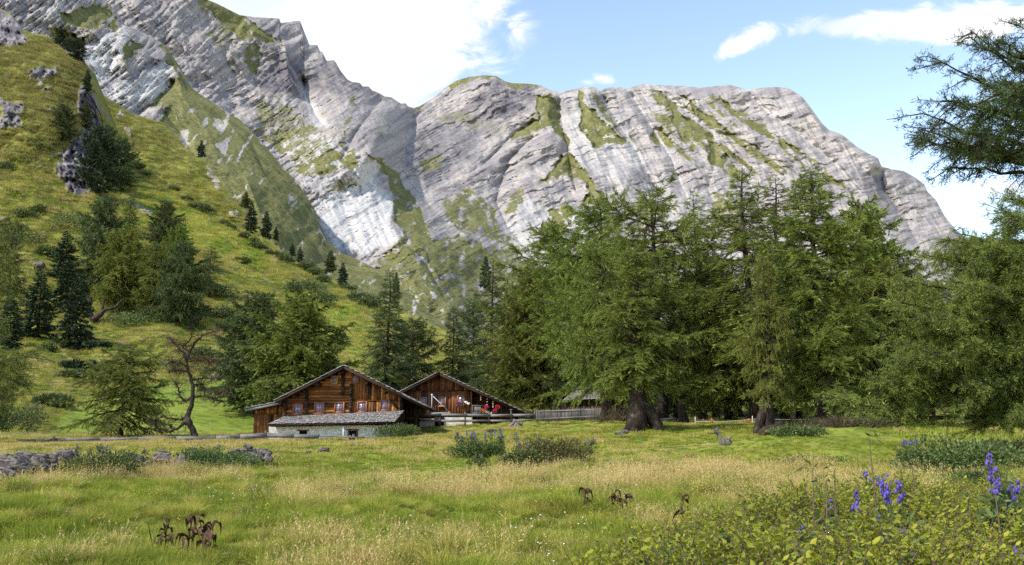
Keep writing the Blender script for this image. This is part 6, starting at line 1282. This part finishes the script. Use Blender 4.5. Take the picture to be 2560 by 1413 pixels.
# ================================================================== grass (one uncountable mass each), instanced clumps
def grassmat(name, c1, c2, tr=.35):
    m, t = new_mat(name); v = t.attr('var'); oi = t.n('ShaderNodeObjectInfo').outputs['Random']
    k = t.math('ADD', t.math('MULTIPLY', v, .4), t.math('MULTIPLY', oi, .6)); finish(t, t.mix(k, c1, c2), .6, spec=.15, transl=tr); return m
GG = grassmat('green_blades', (0.075, 0.12, 0.012), (0.38, 0.43, 0.05)); GY = grassmat('yellow_green_blades', (0.18, 0.18, 0.025), (0.58, 0.53, 0.11)); GS = grassmat('straw_blades', (0.34, 0.25, 0.08), (0.72, 0.55, 0.23)); GO = grassmat('olive_blades', (0.10, 0.11, 0.028), (0.34, 0.31, 0.09)); GD = grassmat('dark_herb_leaves', (0.06, 0.10, 0.014), (0.18, 0.26, 0.035)); GB = grassmat('brown_dead_grass', (0.14, 0.09, 0.04), (0.36, 0.25, 0.11))
def clump(name, seed, n, rad, l0, l1, w, mat, lean=.5, heads=0):
    rng = np.random.RandomState(seed); a = rng.rand(n) * 6.28; r = rad * rng.rand(n) ** .6; b = np.stack([np.cos(a) * r, np.sin(a) * r, np.zeros(n) - .02], -1)
    L = rng.uniform(l0, l1, n); az = a + rng.randn(n) * 1.0; ln = lean * rng.rand(n) + .05; d = np.stack([np.cos(az) * ln, np.sin(az) * ln, np.ones(n)], -1); d = unit(d); s = unit(np.cross(d, rng.randn(n, 3)))
    g = np.stack([np.cos(az), np.sin(az), -np.ones(n) * .5], -1); P = [b, b + d * (L * .4)[:, None], b + d * (L * .75)[:, None] + g * (L * ln * .18)[:, None], b + d * L[:, None] * .96 + g * (L * ln * .5)[:, None]]
    W = w * rng.uniform(.7, 1.3, n)[:, None]; V = np.stack([P[0] - s * W / 2, P[0] + s * W / 2, P[1] - s * W * .45, P[1] + s * W * .45, P[2] - s * W * .3, P[2] + s * W * .3, P[3]], 1)
    base = np.arange(n)[:, None] * 7; Q = np.concatenate([base + np.array((0, 1, 3, 2)), base + np.array((2, 3, 5, 4))]); T_ = base + np.array((4, 5, 6)); va = np.repeat(rng.rand(n), 7); V = V.reshape(-1, 3)
    if heads:
        k = rng.choice(n, heads, False); c = P[3][k]; m_ = 5; ci = np.repeat(np.arange(heads), m_); cc = c[ci] - np.array((0, 0, 1.0)) * (rng.rand(len(ci), 1) * .1); dd = unit(rng.randn(len(ci), 3) + np.array((0, 0, 1.5))); ss = unit(np.cross(dd, rng.randn(len(ci), 3)))
        H_ = np.stack([cc, cc + dd * .018 + ss * .005, cc + dd * .04, cc + dd * .018 - ss * .005], 1).reshape(-1, 3); Q = np.concatenate([Q, len(V) + np.arange(len(ci) * 4).reshape(-1, 4)]); V = np.concatenate([V, H_]); va = np.concatenate([va, np.full(len(H_), .9)])
    me = mesh_np(name, V, [Q, T_], mat, {'var': va}); return bpy.data.objects.new(name, me)
def scatter(name, pts, scale, protos, idx, rng, tilt=.0):
    """one object: a point cloud that carries copies of a few clumps"""
    me = bpy.data.meshes.new(name); n = len(pts); me.vertices.add(n); me.vertices.foreach_set('co', np.ascontiguousarray(pts, np.float32).ravel())
    for k, v, ty in (('sc', scale, 'FLOAT'), ('rz', rng.rand(n) * 6.28, 'FLOAT')): a = me.attributes.new(k, ty, 'POINT'); a.data.foreach_set('value', np.ascontiguousarray(v, np.float32))
    a = me.attributes.new('pick', 'INT', 'POINT'); a.data.foreach_set('value', np.ascontiguousarray(idx, np.int32))
    o = link(name, me); ng = bpy.data.node_groups.new(name, 'GeometryNodeTree'); ng.interface.new_socket('Geometry', in_out='INPUT', socket_type='NodeSocketGeometry'); ng.interface.new_socket('Geometry', in_out='OUTPUT', socket_type='NodeSocketGeometry')
    N = ng.nodes; L = ng.links; gi = N.new('NodeGroupInput'); go_ = N.new('NodeGroupOutput'); jn = N.new('GeometryNodeJoinGeometry')
    for p in reversed(protos):
        oi = N.new('GeometryNodeObjectInfo'); oi.inputs['Object'].default_value = p; oi.inputs['As Instance'].default_value = True; L.new(oi.outputs['Geometry'], jn.inputs[0])
    ip = N.new('GeometryNodeInstanceOnPoints'); ip.inputs['Pick Instance'].default_value = True
    def na(nm, dt): q = N.new('GeometryNodeInputNamedAttribute'); q.data_type = dt; q.inputs[0].default_value = nm; return [s for s in q.outputs if s.enabled][0]
    cx = N.new('ShaderNodeCombineXYZ'); L.new(na('rz', 'FLOAT'), cx.inputs[2]); L.new(cx.outputs[0], ip.inputs['Rotation']); L.new(na('sc', 'FLOAT'), ip.inputs['Scale']); L.new(na('pick', 'INT'), ip.inputs['Instance Index'])
    L.new(gi.outputs[0], ip.inputs['Points']); L.new(jn.outputs[0], ip.inputs['Instance']); L.new(ip.outputs[0], go_.inputs[0])
    o.modifiers.new('scatter', 'NODES').node_group = ng; return o
rng = np.random.RandomState(5)
def field(n, y0, y1, px0=-300, px1=2860):
    """points evenly dense per picture area between two distances"""
    u = rng.rand(n); y = 1 / (1 / y0 + u * (1 / y1 - 1 / y0)) if False else np.sqrt(y0 * y0 + u * (y1 * y1 - y0 * y0)); px = rng.uniform(px0, px1, n); x = ray(px, 1050)[:, 0] * y
    return x, y
CG = [clump('green_tuft', 1, 90, .2, .08, .24, .006, GG), clump('green_tuft', 2, 80, .17, .12, .34, .006, GG, .7), clump('straw_tuft', 3, 46, .2, .25, .58, .0035, GS, .55, 22), clump('straw_tuft', 4, 40, .16, .2, .45, .004, GS, .8, 14), clump('yellow_tuft', 5, 80, .18, .12, .36, .005, GY, .7), clump('herb_tuft', 6, 50, .15, .05, .14, .018, GD, 1.0), clump('brown_tuft', 7, 60, .14, .1, .26, .005, GB, .9), clump('tussock', 8, 260, .15, .22, .5, .005, GY, .95), clump('green_tussock', 9, 240, .15, .2, .46, .006, GG, .95)]
CF = [clump('far_green_tuft', 11, 90, .5, .1, .3, .02, GG), clump('far_straw_tuft', 12, 80, .5, .14, .34, .014, GS, .6), clump('far_yellow_tuft', 13, 90, .5, .12, .32, .018, GY), clump('far_herb_tuft', 14, 70, .45, .05, .16, .03, GD, .9)]
def avoid(x, y):
    m_ = np.ones(len(x), bool); m_ &= ~((y > 63.4) & (x > pw(636, 65)) & (x < pw(1052, 66)) & (y < 77)); m_ &= ~((y > 73.8) & (x > pw(1000, 75)) & (x < pw(1320, 75)) & (y < 90)); return m_
SHORT = [(2020, 34, 230, 9, .6), (1760, 36, 160, 8, .5), (1050, 27, 220, 4, .5), (1250, 66, 200, 5, .5), (1450, 60, 150, 8, .3), (2100, 26, 120, 4, .5)]
def lay(name, n, y0, y1, protos, near):
    x, y = field(n, y0, y1); k = avoid(x, y); x, y = x[k], y[k]; s = straw(x, y); r = rng.rand(len(x)); pa = noise2(x / 1.1 + 40, y / 1.3); short = sstep(fbm(x / 2.2 + 9, y / 2.6 + 4, 2), -.1, .5)
    if near: idx = np.where(r < .03 + .62 * s ** 1.6, np.where(rng.rand(len(x)) < .55, 2, 3), np.where(r < .22 + .62 * s, 4, np.where(pa > .38, 5, np.where(rng.rand(len(x)) < .6, 0, 1)))); idx = np.where((pa < -.42) & (rng.rand(len(x)) < .5), 6, idx); tr_ = rng.rand(len(x)); idx = np.where(tr_ < .11, np.where(tr_ < .03, 7, np.where(tr_ < .09, 8, 6)), idx)
    else: idx = np.where(r < .03 + .66 * s ** 1.5, 1, np.where(r < .22 + .66 * s, 2, np.where(rng.rand(len(x)) < .25, 3, 0)))
    sc = (.55 + .5 * rng.rand(len(x))) * (.62 + .38 * s) * (1.1 - .4 * short)
    for spx, sY, sw, sh_, am in SHORT: q_ = ((x / y * F + 1280 - spx) / sw) ** 2 + ((y - sY) / sh_) ** 2; sc = sc * (1 - am * np.exp(-q_)); idx = np.where((q_ < .8) & (rng.rand(len(x)) < .85), 0 if near else 3, idx)
    tall = (idx == 2) | (idx == 3) if near else (idx == 1); keep = ~(tall & (s < .38) & (rng.rand(len(x)) < .75)); x, y, sc, idx = x[keep], y[keep], sc[keep], idx[keep]
    o = scatter(name, np.stack([x, y, gz(x, y)], -1), sc, protos, idx, rng); tag(o, 'mixed green and straw coloured meadow grass', 'grass', kind='stuff'); return o
lay('meadow_grass', 15500, 3.0, 14, CG, True); lay('meadow_grass', 29000, 14, 30, CG, True); lay('meadow_grass', 33000, 28, 80, CF, False)
HF = CF + [clump('olive_tuft', 21, 90, .5, .1, .28, .02, GO), clump('brown_hill_tuft', 22, 80, .5, .1, .26, .02, GB)]
# tufts of taller turf on the hillside
def hill_tufts(name, sh, n, box, sc0, label):
    u = rng.uniform(box[0], box[2], n * 3); v = rng.uniform(box[1], box[3], n * 3); cr = np.interp(u, [c[0] for c in sh[0]], [c[1] for c in sh[0]]); k = (v > cr + 4) & (paint(u, v, F_ROCK, 8) < .4) & (paint(u, v, F_LUSH[:1], 8) < .5); u, v = u[k][:n], v[k][:n]
    Yh = np.exp(sh[1](u, v)) + sh[2](u, v)[0]; p = at(u, v, Yh); nn = fbm(u / 60, v / 30, 3); idx = np.where(nn > .65, 1, np.where(nn > -.1, 2, np.where(rng.rand(len(u)) < .5, 3, 0)))
    lushm = paint(u, v, F_LUSH, 25) > .3 + .3 * rng.rand(len(u)); up_ = sstep(v, 620, 250); rr_ = rng.rand(len(u)); idx = np.where(~lushm & (rr_ < .22 + .55 * (1 - sstep(v, 250, 620))), 4, idx); idx = np.where(~lushm & (rr_ > .93 - .1 * (1 - sstep(v, 250, 620))), 5, idx)
    o = scatter(name, p, sc0 * Yh / 150 * (.5 + .9 * rng.rand(len(u))), HF, idx, rng); tag(o, label, 'grass', kind='stuff')
hill_tufts('hill_grass', (F_CREST, RBF([(d[0], d[1]) for d in F_DEPTH], [math.log(d[2]) for d in F_DEPTH]), F_relief), 26000, (-120, 60, 1300, 1080), 1.5, 'rough tufted grass covering the left hillside')
hill_tufts('hill_grass', (G_CREST, RBF([(d[0], d[1]) for d in G_DEPTH], [math.log(d[2]) for d in G_DEPTH]), G_relief), 7000, (230, 230, 1100, 760), 1.2, 'rough tufted grass on the middle hill below the mountain')
# short grass on the bright lower hill is texture; foreground thicket of yellow green shoots
def shoot(name, seed, n, H, leafm, ls=.05):
    rg = np.random.RandomState(seed); st, lf = [], []; Q1 = []; mb = MB(); ml = MB()
    for k in range(n):
        a = rg.rand() * 6.28; d = np.array((math.cos(a), math.sin(a), 0)) * rg.uniform(.05, .45); h = H * rg.uniform(.6, 1.0); b = np.array((rg.randn() * .08, rg.randn() * .08, 0)); P = np.array([b, b + d * .3 + (0, 0, h * .5), b + d + (0, 0, h)]); mb.tube(P, [.0025, .002, .001], 3, cap=False)
        m_ = 60; f = rg.rand(m_) ** .6 * .85 + .15; c = P[0] * ((1 - f) ** 2)[:, None] + 2 * P[1] * (f * (1 - f))[:, None] + P[2] * (f ** 2)[:, None]; az = rg.rand(m_) * 6.28; dd = unit(np.stack([np.cos(az), np.sin(az), rg.uniform(-.8, .9, m_)], -1)); s = unit(np.cross(dd, np.array((0, 0, 1.0)) + rg.randn(m_, 3) * .9)); L = ls * rg.uniform(.6, 1.3, m_)[:, None]; W = L * .55; nn = np.cross(dd, s)
        c = c + dd * .01; V = np.stack([c, c + dd * L * .35 + s * W * .45 + nn * L * .08, c + dd * L * .75 + s * W * .32 + nn * L * .05, c + dd * L - nn * L * .1, c + dd * L * .75 - s * W * .32 + nn * L * .05, c + dd * L * .35 - s * W * .45 + nn * L * .08, c + dd * L * .5 - nn * L * .02], 1)
        bs = np.arange(m_)[:, None] * 7; ml.add(V.reshape(-1, 3), Q=np.concatenate([bs + np.array((0, 1, 2, 6)), bs + np.array((6, 2, 3, 4)), bs + np.array((0, 6, 4, 5))]), var=np.repeat(np.clip(rg.rand(m_) * .7 + rg.rand() * .35, 0, 1), 7))
    V = np.concatenate(ml.V + mb.V); o_ = len(np.concatenate(ml.V)); Ql = np.concatenate(ml.Q); Qs = np.concatenate(mb.Q) + o_; va = np.concatenate(ml.A + mb.A)
    me = mesh_np(name, V, [Ql, Qs], leafm, {'var': va}); me.materials.append(STK); mi = np.zeros(len(me.polygons), np.int32); mi[len(Ql):] = 1; me.polygons.foreach_set('material_index', mi); return bpy.data.objects.new(name, me)
SH = [shoot('leafy_shoot', 1, 7, .55, SALLOW, .019), shoot('leafy_shoot', 2, 8, .5, SALLOW, .017), shoot('leafy_shoot', 3, 6, .55, JUNI, .02), shoot('leafy_shoot', 4, 8, .42, SALLOW, .016)]
THK = [(1560, 1450), (1610, 1390), (1700, 1350), (1780, 1300), (1880, 1262), (2010, 1230), (2100, 1200), (2300, 1195), (2480, 1215), (2760, 1190), (2760, 1450)]
n = 13000; x, y = field(n, 4.5, 10.8, 1350, 2720)
hgt = .72 + .3 * noise2(x * .8, y * .8) - .18 * sstep(y, 7, 10); rr = ray(0, 1010); pxx = x / y * F * 1.009 + 1280; top = 1010 + (EYE[2] - gz(x, y) - hgt) / y * 2240
k = poly_sd(pxx, top, THK) > rng.randn(n) * 9; x, y = x[k], y[k]; hgt = hgt[k]
idx = rng.choice(4, len(x), p=[.36, .30, .07, .27]); o = scatter('leafy_thicket', np.stack([x, y, gz(x, y)], -1), np.clip(hgt / .5, .6, 2.0) * (.75 + .45 * rng.rand(len(x))), SH, idx, rng); tag(o, 'yellow green leafy undergrowth covering the right foreground', 'undergrowth', kind='stuff')
# small meadow flowers
def fl(name, col, seed):
    m = petals(name, col); rg = np.random.RandomState(seed); mb = MB()
    for k in range(4): ball(mb, (rg.randn() * .06, rg.randn() * .06, rg.uniform(.12, .3)), .009, .5, 6, (1, 1, .6))
    V = np.concatenate(mb.V); return bpy.data.objects.new(name, mesh_np(name, V, [np.concatenate(mb.Q), np.concatenate(mb.T)], m, {'var': np.concatenate(mb.A)}))
FP = [fl('white_flower', (.75, .75, .7), 1), fl('yellow_flower', (.8, .6, .03), 2), fl('mauve_flower', (.45, .25, .4), 3)]
x, y = field(650, 4, 26); k = fbm(x / 2, y / 2, 2) > .05; x, y = x[k], y[k]; o = scatter('meadow_flowers', np.stack([x, y, gz(x, y)], -1), .8 + .6 * rng.rand(len(x)), FP, rng.choice(3, len(x), p=[.5, .38, .12]), rng); tag(o, 'tiny white and yellow flowers dotted through the meadow grass', 'flowers', kind='stuff')
